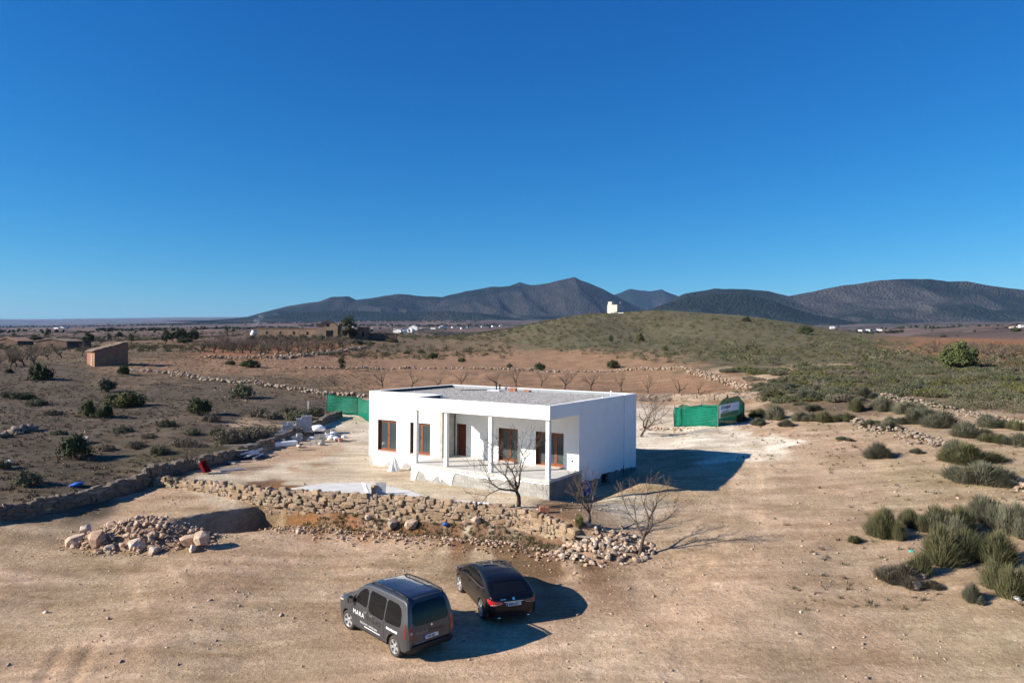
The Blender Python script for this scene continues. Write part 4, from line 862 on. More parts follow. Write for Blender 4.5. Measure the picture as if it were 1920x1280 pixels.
def stone_row(label, pts, width, hgt, per_m, smin, smax, m, nparts=0, name='stone_row', cat='stone row', base=(.38,.29,.21), seed=0):
    """tumbled line of stones"""
    rr = np.random.default_rng(seed); P = pts; mid = P[len(P)//2]; L = np.hypot(*np.diff(P, axis=0).T).sum()
    n = int(L*per_m); Q, s = resample(P, .2); ti = rr.uniform(0, len(Q)-1, n).astype(int); x = Q[ti, 0]+rr.normal(0, width/2.2, n); y = Q[ti, 1]+rr.normal(0, width/2.2, n)
    sz = rr.uniform(smin, smax, n)*rr.uniform(.6, 1, n); d = np.hypot(x-Q[ti, 0], y-Q[ti, 1]); lift = np.maximum(0, hgt*(1-d/width))*rr.uniform(.2, 1, n)
    z = ground(x, y)+lift+sz*.08; root = empty(name, (mid[0], mid[1], gz(*mid)), 0, label, cat); o0 = np.array(root.location[:])
    order = np.argsort(-sz/y)
    for i in order[:nparts]:
        o = mobj('stone', RSTONE[rr.integers(10)], m, root); o.location = (x[i]-o0[0], y[i]-o0[1], z[i]-o0[2]); o.scale = (sz[i],)*3; o.rotation_euler = (rr.uniform(-.4, .4), rr.uniform(-.4, .4), rr.uniform(0, 6.3))
    r_ = order[nparts:]
    if len(r_):
        k = scatter('small_stones', RSTONE, np.stack([x, y, z], -1)[r_]-o0, sz[r_], rr.uniform(0, 6.3, len(r_)), stonecol(len(r_), base), M_STUFFST); k.parent = root; tag(k, kind='stuff')
    return root
stone_row('broken line of stones crossing the scrub left of the house', pxline((240,695),(330,702),(420,715),(500,722),(600,738),(690,745)), 1.2, .4, 12, .25, .8, M_STONEG, 0, seed=5)
stone_row('faint stone terrace line beyond the lone cypress bush', pxline((560,692),(700,692),(850,692),(1000,696),(1200,694),(1290,692)), .8, .4, 9, .3, .8, M_STONEG, 0, seed=6)
stone_row('tumbled stone terrace below the farm ruins', pxline((380,672),(520,672),(600,664),(690,652)), 1.5, .9, 9, .4, 1.0, M_STONEG, 0, seed=7)
stone_row('pale stone wall lining the red field by the path', pxline((1290,698),(1330,706),(1370,722),(1415,738)), .7, .8, 16, .25, .6, M_STONE, 30, base=(.38,.29,.21), seed=8)
stone_row('long scattered stone line along the right-hand track', pxline((1640,742),(1720,756),(1800,775),(1860,788),(1930,800)), 1.0, .5, 16, .2, .5, M_STONEG, 60, base=(.33,.265,.19), seed=9)
stone_row('stones heaped beside the track below the scrub', pxline((1600,790),(1660,808),(1710,820),(1760,838)), 1.3, .4, 22, .15, .5, M_STONEG, 60, base=(.34,.27,.20), seed=10)
stone_row('loose stones at the right edge under a tussock', pxline((1870,890),(1900,905),(1940,930)), .9, .3, 30, .15, .45, M_ROCK, 40, base=(.48,.38,.27), seed=11)
stone_row('straggling stones at the left edge of the dry field', pxline((-10,822),(30,812),(70,806)), .7, .5, 12, .3, .7, M_STONEG, 20, seed=12)
stone_row('stone pile on the terrace beside the rear house corner', pxline((1200,806),(1240,806),(1290,806)), .9, .2, 25, .12, .4, M_ROCK, 40, base=(.5,.42,.33), seed=13)
stone_row('lumps of spoil scattered along the foot of the retaining wall', np.array([(-12,34.8),(-8,33.6),(-4,32.6),(0,31.2),(2.5,29.8)]), 1.0, .12, 40, .06, .26, M_ROCK, 120, base=(.40,.26,.16), seed=14)
# ---- rock heap in the foreground yard
def mound(name, cx, cy, rx, ry, h, m, parent, seed):
    bm = bmesh.new(); nr_, na = 10, 36; o = parent.location; rows = []
    for i in range(nr_+1):
        r_ = i/nr_; row = []
        for j in range(na):
            a = 2*math.pi*j/na; x = cx+rx*r_*math.cos(a); y = cy+ry*r_*math.sin(a)
            z = gz(x, y)+h*max(0, (1-r_**1.5))*(1+.5*float(fbm(np.array([x*1.3]), np.array([y*1.3]), 3, seed)[0]))-.05
            row.append(bm.verts.new((x-o.x, y-o.y, z-o.z)))
        rows.append(row)
    for a, b in zip(rows[:-1], rows[1:]):
        for j in range(na): bm.faces.new((a[j], a[(j+1)%na], b[(j+1)%na], b[j]))
    bmesh.ops.remove_doubles(bm, verts=bm.verts[:], dist=1e-4); return mobj(name, fin(bm, name, True), m, parent)
pc = hit(265, 1015); PC = pc
heap = empty('rock_heap', pc, 0, 'heap of pale boulders, stones and earth in the foreground yard', 'rock heap')
mound('earth_mound', pc.x, pc.y+.35, 3.1, 1.7, .95, M_EARTH, heap, 4)
rr = np.random.default_rng(21)
for i in range(260):
    a = rr.uniform(0, 6.28); r_ = rr.uniform(.05, 1.08)**.7; x, y = pc.x+3.2*r_*math.cos(a), pc.y+.3+1.8*r_*math.sin(a); sz = rr.uniform(.10, .36)*(1.15 if y < pc.y else .85)
    z = gz(x, y)+max(0, .95*(1-min(r_, 1)**1.5))+sz*.1; o = mobj('stone', RSTONE[rr.integers(10)], M_ROCK if rr.random() < .95 else M_STONEG, heap)
    o.location = (x-pc.x, y-pc.y, z-pc.z); o.scale = (sz, sz*rr.uniform(.8, 1.1), sz*rr.uniform(.8, 1.3)); o.rotation_euler = (rr.uniform(-.6, .6), rr.uniform(-.6, .6), rr.uniform(0, 6.3))
n = 700; a = rr.uniform(0, 6.28, n); r_ = rr.uniform(0, 1.25, n)**.6; x = pc.x+3.3*r_*np.cos(a); y = pc.y+.2+1.9*r_*np.sin(a); z = ground(x, y)+np.maximum(0, .95*(1-np.minimum(r_, 1)**1.5))
k = scatter('small_stones', RSTONE, np.stack([x-pc.x, y-pc.y, z-pc.z], -1), rr.uniform(.04, .15, n), rr.uniform(0, 6.3, n), stonecol(n, (.42,.31,.22)), M_STUFFST); k.parent = heap; tag(k, kind='stuff')
for px, v, wpx, asp, dz, m, q in ((142,1018,52,.62,0,M_ROCK,'rounded tan boulder at the left tip of the rock heap'),(182,1010,48,.95,.25,M_ROCK,'upright pale boulder on the left flank of the rock heap'),
        (255,1022,62,.55,.35,M_ROCKW,'largest flat white boulder at the front of the rock heap'),(352,1012,40,.75,.2,M_ROCK,'tan boulder on the right flank of the rock heap'),(378,1008,46,.75,.25,M_ROCK,'big rounded boulder at the right end of the rock heap'),
        (287,1035,30,.6,0,M_ROCKW,'small white slab lying at the front foot of the heap'),(205,1030,26,.8,0,M_ROCKW,'small pale rock at the front left foot of the heap'),(160,992,30,.7,.3,M_ROCKW,'pale rock high on the left back of the heap'),(208,985,24,.9,.5,M_ROCK,'pointed pinkish rock near the heap top'),(362,1030,24,.8,0,M_ROCKW,'small pale rock at the right foot of the heap')):
    p = hit(px, v+4) if dz == 0 else at(px, v, pc.y-.9 if v > 1005 else pc.y+.6); s = wpx/FPX*p.y*.92
    zz = gz(p.x, p.y)+s*asp*.25 if dz == 0 else p.z
    o = mobj('boulder', RSTONE[rr.integers(10)], m, None, (p.x, p.y, zz)); o.scale = (s, s*.9, s*asp*1.5); o.rotation_euler = (rr.uniform(-.25, .25), rr.uniform(-.25, .25), rr.uniform(0, 6)); tag(o, q, 'boulder', 'boulders of the rock heap')
# ---- rubble at the end of the retaining wall
pc = hit(1135, 1040)
rub = empty('rubble_pile', pc, 0, 'spill of broken stone and debris under the bare trees', 'rubble')
mound('earth_mound', pc.x, pc.y+.5, 2.0, 1.4, .32, M_EARTH, rub, 8)
for i in range(290):
    a = rr.uniform(0, 6.28); r_ = rr.uniform(0, 1.2)**.6; x, y = pc.x-.1+2.1*r_*math.cos(a), pc.y+.45+1.5*r_*math.sin(a); sz = rr.uniform(.1, .36)
    z = gz(x, y)+max(0, .32*(1-min(r_, 1)**1.5))+sz*.1; o = mobj('stone', RSTONE[rr.integers(10)], M_ROCKW if rr.random() < .25 else (M_ROCK if rr.random() < .6 else M_STONEG), rub)
    o.location = (x-pc.x, y-pc.y, z-pc.z); o.scale = (sz,)*3; o.rotation_euler = (rr.uniform(-.6, .6), rr.uniform(-.6, .6), rr.uniform(0, 6.3))
for px, v, wpx, m, q in ((772,988,26,M_ROCK,'brown squarish boulder below the middle of the retaining wall'),(735,990,22,M_STONEG,'dark boulder beside the brown one below the wall'),(712,968,14,M_ROCKW,'white rock on the spoil below the retaining wall'),(892,982,20,M_ROCK,'pointed tan rock below the right half of the wall'),(690,985,12,M_ROCKW,'small white stone in the spoil under the wall'),(560,1000,14,M_ROCKW,'pale stone lying at the mouth of the excavation'),(1715,1108,24,M_ROCKW,'cream flat stone lying below the big tussocks'),(1730,1087,16,M_ROCK,'tan block among dry brush under the tussocks'),(158,832,20,M_ROCKW,'lone pale slab in the dry field')):
    p = hit(px, v); s = wpx/FPX*p.y*1.2; o = mobj('boulder', RSTONE[rr.integers(10)], m, None, (p.x, p.y, p.z+s*.18)); o.scale = (s, s, s*1.2); o.rotation_euler = (0, 0, rr.uniform(0, 6)); tag(o, q, 'boulder')
# ---- loose stones strewn over the near ground (uncountable)
n = 46000; y = 17+np.abs(RNG.uniform(0, 1, n))**.8*50; x = RNG.uniform(-.85, .95, n)*(y+4); dens = fbm(x*.25, y*.25, 3, 90)+.35*np.clip((x-4)/10, -.6, 1.2); ok = RNG.uniform(-.75, .9, n) < dens; x, y = x[ok], y[ok]; n = len(x)
near = (np.hypot(x+4, y-22.6) < 2.5) | (np.hypot(x+.5, y-25.9) < 2.5); sz = np.where(near, .018, RNG.exponential(.022, n)+.012); sz = np.minimum(sz, .16)
c, s_ = math.cos(HYAW), math.sin(HYAW); uu = (x-HX)*c+(y-HY)*s_; ww = -(x-HX)*s_+(y-HY)*c; ok = ~((uu > -.3) & (uu < U+.3) & (ww > -PD-.2) & (ww < DP+.3)); x, y, sz = x[ok], y[ok], sz[ok]; n = len(x)
tag(scatter('loose_stones', [hullmesh('p', 300+i, 9, .5, .42, .34) for i in range(6)], np.stack([x, y, ground(x, y)+sz*.12], -1), sz*1.6, RNG.uniform(0, 6.3, n), stonecol(n, (.44,.34,.25))*np.where(RNG.random(n) < .08, 1.5, 1)[:, None], M_PEB), 'loose stones strewn over the bare ground', 'stones', kind='stuff')

n = 15000; y = 72*np.exp(RNG.uniform(0, 1.25, n)); x = RNG.uniform(-.42, .36, n)*y; ok = (RNG.uniform(-.5, .6, n) < fbm(x*.06, y*.1, 4, 91)) & ((uu_ := (x-HX)) > -60); x, y = x[ok], y[ok]; n = len(x); sz = RNG.exponential(.07, n)+.04
tag(scatter('field_stones', RSTONE[:4], np.stack([x, y, ground(x, y)], -1), np.minimum(sz, .45), RNG.uniform(0, 6.3, n), stonecol(n, (.38,.26,.17)), M_STUFFST), 'stones and clods strewn over the red field', 'stones', kind='stuff')
# ------------------------------------------------------------------ vegetation
M_BARK = mat('almond_bark', (.075,.055,.042), .95, .3, 9, .4, 30)
M_TWIG = mat('almond_twigs', (.125,.095,.072), .95, .3, 5)
def skel(seed, height, spread, trunk, r0, limbs=4, depth=4, lean=0., twig=1.):
    """bare tree: list of (p, q, r0, r1, level)"""
    rr = random.Random(seed); out = []
    def grow(p, d, L, r, lv):
        n = 3 if lv < depth else 2; q = p
        for i in range(n):
            d = (d+Vector((rr.gauss(0, .17), rr.gauss(0, .17), rr.gauss(.10, .10)))).normalized(); q2 = q+d*(L/n); ra, rb = r*(1-.4*i/n), r*(1-.4*(i+1)/n)
            out.append((q, q2, ra, rb, lv)); q = q2
            if lv >= 1 and lv < depth and rr.random() < 1.0*twig:
                sd = (d*.5+Vector((rr.gauss(0, .7), rr.gauss(0, .7), rr.gauss(.15, .4)))).normalized(); grow(q, sd, L*rr.uniform(.35, .6), rb*.45, max(lv+2, depth-1) if lv+1 < depth else depth)
        if lv < depth:
            k = limbs if lv == 0 else rr.choice((2, 2, 3)); a0 = rr.uniform(0, 6.28)
            for i in range(k):
                a = a0+6.28*i/k+rr.uniform(-.4, .4); tilt = rr.uniform(.55, .9) if lv == 0 else rr.uniform(.3, .7)
                u = d.orthogonal().normalized(); v = d.cross(u); nd = (d*math.cos(tilt)+(u*math.cos(a)+v*math.sin(a))*math.sin(tilt)*spread).normalized()
                grow(q, nd, L*rr.uniform(.72, .95) if lv else height*.30*rr.uniform(.9, 1.15), r*.58*rr.uniform(.8, 1.05), lv+1)
    grow(Vector((0, 0, -.08)), Vector((lean, rr.uniform(-.05, .05), 1)).normalized(), trunk, r0, 0)
    return out
def tree_parts(seed, **k):
    s = skel(seed, **k); bm = bmesh.new(); b2 = bmesh.new()
    for p, q, a, b, lv in s:
        if lv <= 1: tube(bm, p, q, a, b, 8 if lv == 0 else 6, False)
        else: tube(b2, p, q, max(a, .0075), max(b, .0055), 4 if lv < 4 else 3, False)
    return fin(bm, 'trunk', True), fin(b2, 'branches', True)
def bare_tree(p, me, rz, sc_, label, group=None):
    t = empty('almond_tree', p, rz, label, 'tree', group); t.scale = (sc_,)*3
    mobj('trunk', me[0], M_BARK, t); mobj('branches', me[1], M_TWIG, t); return t
bare_tree(hit(972, 952)+Vector((0,0,.02)), tree_parts(5, height=3.0, spread=1.15, trunk=.95, r0=.125, limbs=4, depth=5), 0.4, 1.0, 'bare spreading tree growing in front of the porch')
bare_tree(hit(1105, 992), tree_parts(8, height=2.2, spread=1.0, trunk=.62, r0=.085, limbs=4, depth=5), 1.2, .95, 'bare tree standing by the end of the retaining wall')
bare_tree(hit(1200, 1042), tree_parts(12, height=2.6, spread=1.05, trunk=.85, r0=.10, limbs=3, depth=5, lean=.15), 2.2, .98, 'bare leaning tree nearest the open drive')
bare_tree(drop(347, 43.5), tree_parts(15, height=2.2, spread=1.1, trunk=.6, r0=.08, limbs=4, depth=4), 0, 1.0, 'dark bare tree against the wall corner at left')
bare_tree(drop(1203, 58), tree_parts(17, height=3.2, spread=1.1, trunk=.9, r0=.12, limbs=4, depth=4), 0, .95, 'bare tree showing past the rear right house corner')
orch = [tree_parts(30+i, height=2.4, spread=1.1, trunk=.7, r0=.10, limbs=4, depth=3, twig=.7) for i in range(4)]
row_names = {0: 'orchard trees behind the house'}
for i, (px, v, h_) in enumerate(((628,724,22),(717,726,32),(772,729,32),(865,724,26),(930,727,30),(968,726,30),(1015,724,28),(1060,733,36),(1108,732,34),(1165,734,30),(1272,744,36),(1310,738,22),(820,728,24),(1215,738,28))):
    p = hit(px, v); s = h_/FPX*p.y/2.1
    ordw = ('first','second','third','fourth','fifth','sixth','seventh','eighth','ninth','tenth','eleventh','twelfth','thirteenth','fourteenth')
    allx = sorted((628,717,772,865,930,968,1015,1060,1108,1165,1272,1310,820,1215)); bare_tree(p, orch[i%4], i*1.7, s, 'bare almond tree in the red field, '+ordw[allx.index(px)]+' from the left', 'almond trees in the red field behind the house')
small = [tree_parts(50+i, height=2.6, spread=1.2, trunk=.75, r0=.15, limbs=5, depth=4, twig=.9) for i in range(3)]
def orchard(rows, n, label, group, s0=1.):
    for (a, b) in rows:
        A_, B_ = hit(*a), hit(*b)
        for i in range(n):
            t = i/(n-1); p = A_.lerp(B_, t); p.x += random.uniform(-.5, .5); p.y += random.uniform(-.6, .6); p.z = gz(p.x, p.y)
            bare_tree(p, small[random.randrange(3)], random.uniform(0, 6), s0*random.uniform(.85, 1.2), label, group)
orchard([((388,661),(556,668)),((400,656),(600,661)),((410,652),(640,656)),((430,649),(660,652))], 11, 'bare almond tree in the dense orchard left of the farm ruins', 'almond trees of the dense left orchard', 1.2)
orchard([((10,678),(150,668)),((0,690),(60,686))], 5, 'bare tree in the far field at the left edge', 'bare trees at the far left edge', 1.0)
orchard([((1740,668),(1930,676)),((1750,660),(1930,664))], 9, 'bare tree in the ochre field beyond the pine', 'bare trees in the field beyond the pine', .9)
# ---- leafy shrubs
ORD = [a_+b_ for a_ in ('', 'twenty-') for b_ in ('first','second','third','fourth','fifth','sixth','seventh','eighth','ninth')]
ORD = ORD[:9]+['tenth','eleventh','twelfth','thirteenth','fourteenth','fifteenth','sixteenth','seventeenth','eighteenth','nineteenth','twentieth']+ORD[9:]+['thirtieth']
def nth(i, xs_): return ORD[sorted(range(len(xs_)), key=lambda k: xs_[k]).index(i)]
def leaf_mat(name, c0, c1, var=.35):
    m = mat(name, c0, .8, var, 1.6, hue2=c1, spec=.2); return m
M_JUN = leaf_mat('juniper_leaves', (.062,.072,.026), (.030,.040,.017)); M_YEL = leaf_mat('yellow_green_leaves', (.130,.128,.040), (.070,.074,.028)); M_GRN = leaf_mat('grey_green_leaves', (.125,.122,.070), (.072,.074,.044))
M_DRY = leaf_mat('dry_brush', (.165,.140,.098), (.095,.080,.056)); M_ESP = leaf_mat('esparto_blades', (.150,.145,.068), (.088,.088,.043)); M_ESG = leaf_mat('grey_esparto_blades', (.175,.170,.112), (.102,.100,.068)); M_PINE = leaf_mat('pine_needles', (.095,.110,.038), (.055,.068,.025))
def leafcloud(seed, lobes, per, lobe_r, flat=.7, leaf=.07, shell=.55, up=.2):
    """crown of many small leaf faces spread through lobes; unit half-width 1"""
    r = np.random.default_rng(seed); Vs = []
    for k in range(lobes):
        a = r.uniform(0, 6.28); rad = r.uniform(0, 1)**.6*(1-lobe_r*.7); c = np.array([rad*math.cos(a), rad*math.sin(a), 0]); c[2] = lobe_r*flat*.6+r.uniform(0, 1)*flat*(1.1-rad*.75)
        lr = lobe_r*r.uniform(.65, 1.2); d = r.normal(size=(per, 3)); d /= np.linalg.norm(d, axis=1)[:, None]; d[:,2] *= .85
        P = c+d*lr*(r.uniform(shell, 1.08, (per, 1))); t = r.normal(size=(per, 3)); t -= d*(t*d).sum(1)[:, None]*.7; t /= np.linalg.norm(t, axis=1)[:, None]; t[:,2] += up; b = np.cross(d+r.normal(0, .4, (per, 3)), t); b /= np.linalg.norm(b, axis=1)[:, None]
        L = leaf*r.uniform(.6, 1.4, (per, 1)); W_ = L*r.uniform(.3, .55, (per, 1))
        Vs.append(np.stack([P-b*W_, P+t*L*.9, P+b*W_, P-t*L*.9], 1))
    V = np.concatenate(Vs).reshape(-1, 3); V[:,2] = np.maximum(V[:,2], .0); F = np.arange(len(V)).reshape(-1, 4); return raw('foliage', V, F)
def stems(seed, n=7, h=.6):
    r = random.Random(seed); bm = bmesh.new()
    for i in range(n):
        a = 6.28*i/n+r.uniform(-.4, .4); k = r.uniform(.2, .55); m_ = Vector((math.cos(a)*k*.5, math.sin(a)*k*.5, h*.45)); tube(bm, (0, 0, -.06), m_, .05, .03, 5, False); tube(bm, m_, (math.cos(a)*k, math.sin(a)*k, h), .03, .012, 4, False)
    return fin(bm, 'stems')
JUN = [leafcloud(60+i, 34, 85, .30, .75, .075) for i in range(4)]; ROUND = [leafcloud(70+i, 30, 85, .34, .95, .075) for i in range(3)]; TALL = [leafcloud(80, 36, 75, .42, 2.6, .09)]; LOW = [leafcloud(90+i, 40, 70, .26, .38, .05) for i in range(4)]; PINEC = [leafcloud(97, 52, 110, .30, 1.15, .07)]
STM = [stems(i) for i in range(3)]
def _set(meshes, m): return with_mat(meshes, m)
LIB = {('jun','j'): _set(JUN, M_JUN), ('jun','y'): _set(JUN, M_YEL), ('round','j'): _set(ROUND, M_JUN), ('round','g'): _set(ROUND, M_GRN), ('low','g'): _set(LOW, M_GRN), ('low','d'): _set(LOW, M_DRY), ('low','y'): _set(LOW, M_YEL), ('tall','j'): _set(TALL, M_JUN), ('tall','y'): _set(TALL, M_YEL), ('pine','p'): _set(PINEC, M_PINE), ('round','y'): _set(ROUND, M_YEL), ('low','j'): _set(LOW, M_JUN)}
NAT_H = {'jun': 1.15, 'round': 1.45, 'low': .72, 'tall': 3.0, 'pine': 1.6}
def bush(px, v, wpx, hpx, kind, m, label, name='shrub', cat='shrub', group=None, y=None):
    p = hit(px, v) if y is None else drop(px, y); w_ = wpx/FPX*p.y/2; h_ = hpx/FPX*p.y/NAT_H[kind]
    t = empty(name, p-Vector((0,0,.03)), random.uniform(0, 6), label, cat, group); L = LIB[(kind, m)]
    o = _mobj('foliage', L[random.randrange(len(L))], None, t); o.scale = (w_, w_, h_)
    o = mobj('stems', STM[random.randrange(3)], M_BARK, t); o.scale = (w_, w_, h_*NAT_H[kind]); return t
for a in ((75,713,54,38,'jun','j','dark leaning juniper in front of the brick hut, leftmost large bush'),(17,700,18,12,'round','j','tiny dark bush near the left edge'),(200,735,36,34,'round','g','airy grey-green bush behind the wide yellow-green one'),
          (238,762,82,36,'jun','y','widest yellow-green bush in the dry left field'),(165,782,34,40,'round','y','left half of the twin-headed bush in the dry field'),(196,784,36,34,'jun','j','right half of the twin-headed bush in the dry field'),
          (373,777,50,42,'round','j','dark rounded bush left of the grey scrub'),(455,747,50,36,'round','g','round green bush below the broken stone line'),(140,858,66,56,'round','j','large dark bush nearest the left stone wall'),(50,910,54,32,'round','g','grey-green bush at the left edge above the wall'),
          (232,702,24,22,'jun','j','small dark bush beside the brick hut'),(470,689,40,20,'jun','j','dark spreading bush below the left orchard'),(432,684,20,12,'low','j','small low bush left of the dark spreading one'),(641,693,15,26,'tall','j','lone upright cypress-like bush in the red field'),
          (812,672,24,14,'jun','j','dark bush on the terrace under the valley view'),(866,678,18,12,'low','j','low dark bush in the middle distance'),(955,690,14,10,'round','g','small round bush in the red field behind the roof'),(1012,694,24,17,'jun','j','rounded bush behind the roof, centre'),(1150,690,26,20,'jun','j','dark bush at the foot of the green hill'),
          (790,662,16,10,'low','j','little dark bush beyond the red terraces'),(762,664,14,8,'low','j','smaller bush left of the little dark one'),(735,642,24,12,'low','y','low bush beside the ruined farm wall'),(1200,640,18,20,'round','y','bright green bush halfway up the hill'),(1146,642,10,14,'tall','j','narrow dark bush on the lower hill'),
          (1247,658,14,14,'jun','y','yellow-green bush at the hill foot'),(1765,732,42,26,'jun','y','bright bush in the right-hand scrub'),(1675,722,24,22,'jun','y','upright yellowish bush in the right-hand scrub'),(1622,676,26,12,'low','y','yellow-green low bush left of the pine'),(1400,602,20,12,'jun','j','dark bush breaking the hill skyline'),(1510,626,30,20,'jun','j','largest dark bush on the hill right shoulder'),(1768,632,14,8,'low','j','dark dot of a bush on the right horizon'),(1905,622,20,10,'jun','j','dark bush near the right edge horizon'),
          (15,745,30,16,'low','g','low scrub at the far left edge'),(42,748,46,18,'low','j','dark low scrub right of the left-edge one'),(68,760,40,18,'low','g','grey scrub below the leaning juniper'),(98,778,34,14,'low','d','dry brush patch in the upper left field'),(5,880,30,24,'low','g','scrub cut by the left frame edge')):
    bush(*a)
scr = 'grey-green scrub mound outside the left boundary wall'
SM = ((430,828,66,34),(470,822,64,34),(505,816,50,26),(485,782,40,26),(512,784,44,20),(395,790,40,20),(345,835,50,22),(310,800,36,20),(300,852,40,24),(560,786,54,26),(590,778,40,22),(540,775,36,22),(255,840,40,18),(360,815,34,18),(410,815,36,20),(230,810,36,16),(280,822,30,14),(200,845,34,16),(330,905,34,16),(110,815,30,14))
for i, (px, v, w_, h_) in enumerate(SM):
    bush(px, v, w_, h_, 'low', random.choice('ggd'), scr+', '+nth(i, [q[0]+q[1]*1e-3 for q in SM])+' from the left', group='scrub mounds outside the left wall')
pine = bush(1797, 690, 66, 58, 'pine', 'p', 'solitary round-crowned pine on the right beyond the scrub', 'pine_tree', 'tree')
# ---- esparto tussocks
def tussock(seed, n=3200, h=.86):
    """dome of arching blades, half-width 1"""
    r = np.random.default_rng(seed); a = r.uniform(0, 6.28, n); q = r.uniform(0, 1, n)**.55; rad = q*(1+.28*np.sin(a*3+seed)*.5)*r.uniform(.75, 1.1, n)
    tip = np.stack([rad*np.cos(a), rad*np.sin(a), h*np.sqrt(np.clip(1-q**2*.95, .02, 1))*r.uniform(.5, 1.06, n)], -1); br = rad*.5*r.uniform(.5, 1.2, n); ba = a+r.normal(0, .5, n)
    P0 = np.stack([br*np.cos(ba), br*np.sin(ba), np.zeros(n)-.04], -1); Cc = P0*.6+tip*.4; Cc[:,2] = tip[:,2]*r.uniform(.75, 1.15, n); S = np.stack([-np.sin(a+r.normal(0, .6, n)), np.cos(a+r.normal(0, .6, n)), np.zeros(n)], -1)*.0068
    V = []
    for k, t in enumerate((0, .45, .8, 1.)):
        P = P0*(1-t)**2+2*Cc*t*(1-t)+tip*t*t; wv = S*(1.5, 1.3, .8, .2)[k]; V += [P-wv, P+wv]
    V = np.stack(V, 1); F = np.array([(0,1,3,2),(2,3,5,4),(4,5,7,6)]); return raw('blades', V.reshape(-1, 3), (F[None]+(np.arange(n)*8)[:, None, None]).reshape(-1, 4))
def clump(seed):
    """several domes grown together: an uneven outline"""
    r = np.random.default_rng(900+seed); parts = []; k = 4+seed%3
    for i in range(k):
        m_ = tussock(seed*10+i, 1000 if i else 1500); V, F = arrays(m_); sc_ = 1 if False else (r.uniform(.62, .8) if i == 0 else r.uniform(.34, .6)); an = r.uniform(0, 6.28); d = 0 if i == 0 else r.uniform(.35, .62)
        V = V*(sc_, sc_*r.uniform(.8, 1.1), sc_*r.uniform(.85, 1.35)); V[:,0] += d*math.cos(an); V[:,1] += d*math.sin(an); parts.append((V, F)); bpy.data.meshes.remove(m_)
    off = 0; VV, FF = [], []
    for V, F in parts: VV.append(V); FF.append(F+off); off += len(V)
    return raw('blades', np.concatenate(VV), np.concatenate(FF))
TUS = [clump(i) for i in range(7)]; TUSM = {'e': _set(TUS, M_ESP), 'g': _set(TUS, M_ESG), 'd': _set(TUS, M_DRY)}
def tus(px, v, wpx, hpx, m, label, group=None):
    p = hit(px, v); w_ = wpx/FPX*p.y/2/.95; h_ = hpx/FPX*p.y/.95; t = _mobj('grass_tussock', random.choice(TUSM[m]), None, None, p); k_ = 1.4 if p.y < 40 else 1.1; t.scale = (w_*1.3, w_*1.2, h_*k_); t.rotation_euler.z = random.uniform(0, 6); return tag(t, label, 'grass tussock', group)
big = (('e',1658,1005,80,52,'esparto tussock at the left end of the near clump'),('e',1705,990,60,44,'tussock second from the left in the near clump'),('e',1762,1052,104,66,'broad tussock at the front of the near clump'),('e',1800,1000,100,70,'tussock in the middle of the near clump'),('g',1842,975,100,62,'greyish tussock at the back of the near clump'),('e',1868,1058,124,84,'widest tussock of the near clump'),('g',1905,1000,96,80,'tall grey tussock at the right of the near clump'),('e',1893,1118,100,84,'dark tussock at the right edge, lowest of the clump'),
       ('e',1728,1078,64,44,'bright green tuft below the broad tussock'),('d',1690,1092,100,30,'flattened dead grey brush below the tussocks'),('g',1822,1128,46,32,'small tuft left of the lowest right tussock'),('e',1606,1016,36,14,'tiny dark tuft alone on the drive side'),('g',1760,1000,90,58,'grey tussock behind the broad front one'),('d',1748,1100,46,14,'scrap of dead brush beside the cream stone'),
       ('g',1646,858,66,32,'solitary tussock on the slope below the stones'),('e',1812,865,120,50,'wide tussock mound by the right track, upper'),('g',1842,905,120,46,'wide tussock mound by the right track, lower'),('g',1912,836,66,32,'tussock at the right edge above the stones'),('g',1790,852,70,36,'tussock merging into the upper track-side mound'))
for m, px, v, w_, h_, q in big: tus(px, v, w_, h_, m, q)
TM = ((1875,830,60,30),(1810,818,84,36),(1770,800,70,34),(1738,792,84,40),(1700,774,70,40),(1655,770,56,30),(1632,800,44,22),(1668,806,54,26),(1545,790,46,26),(1502,788,54,32),(1455,786,56,32),(1425,782,44,24),(1420,797,34,20),(1588,790,40,18),(1580,825,34,12),(1475,800,34,16),(1605,770,44,26),(1575,786,36,18),(1530,770,40,22),(1850,800,60,30),(1905,805,40,26),(1690,795,50,24),(1720,850,30,12),(1390,790,34,22),(1520,748,60,28),(1560,742,50,26),(1450,745,50,24),(1480,735,44,22),(1620,745,46,24))
for i, (px, v, w_, h_) in enumerate(TM):
    tus(px, v, w_, h_, random.choice('egg'), 'grey-green tussock between the pens and right track, '+nth(i, [q[0]+q[1]*1e-3 for q in TM])+' from the left', 'tussocks on the right slope')
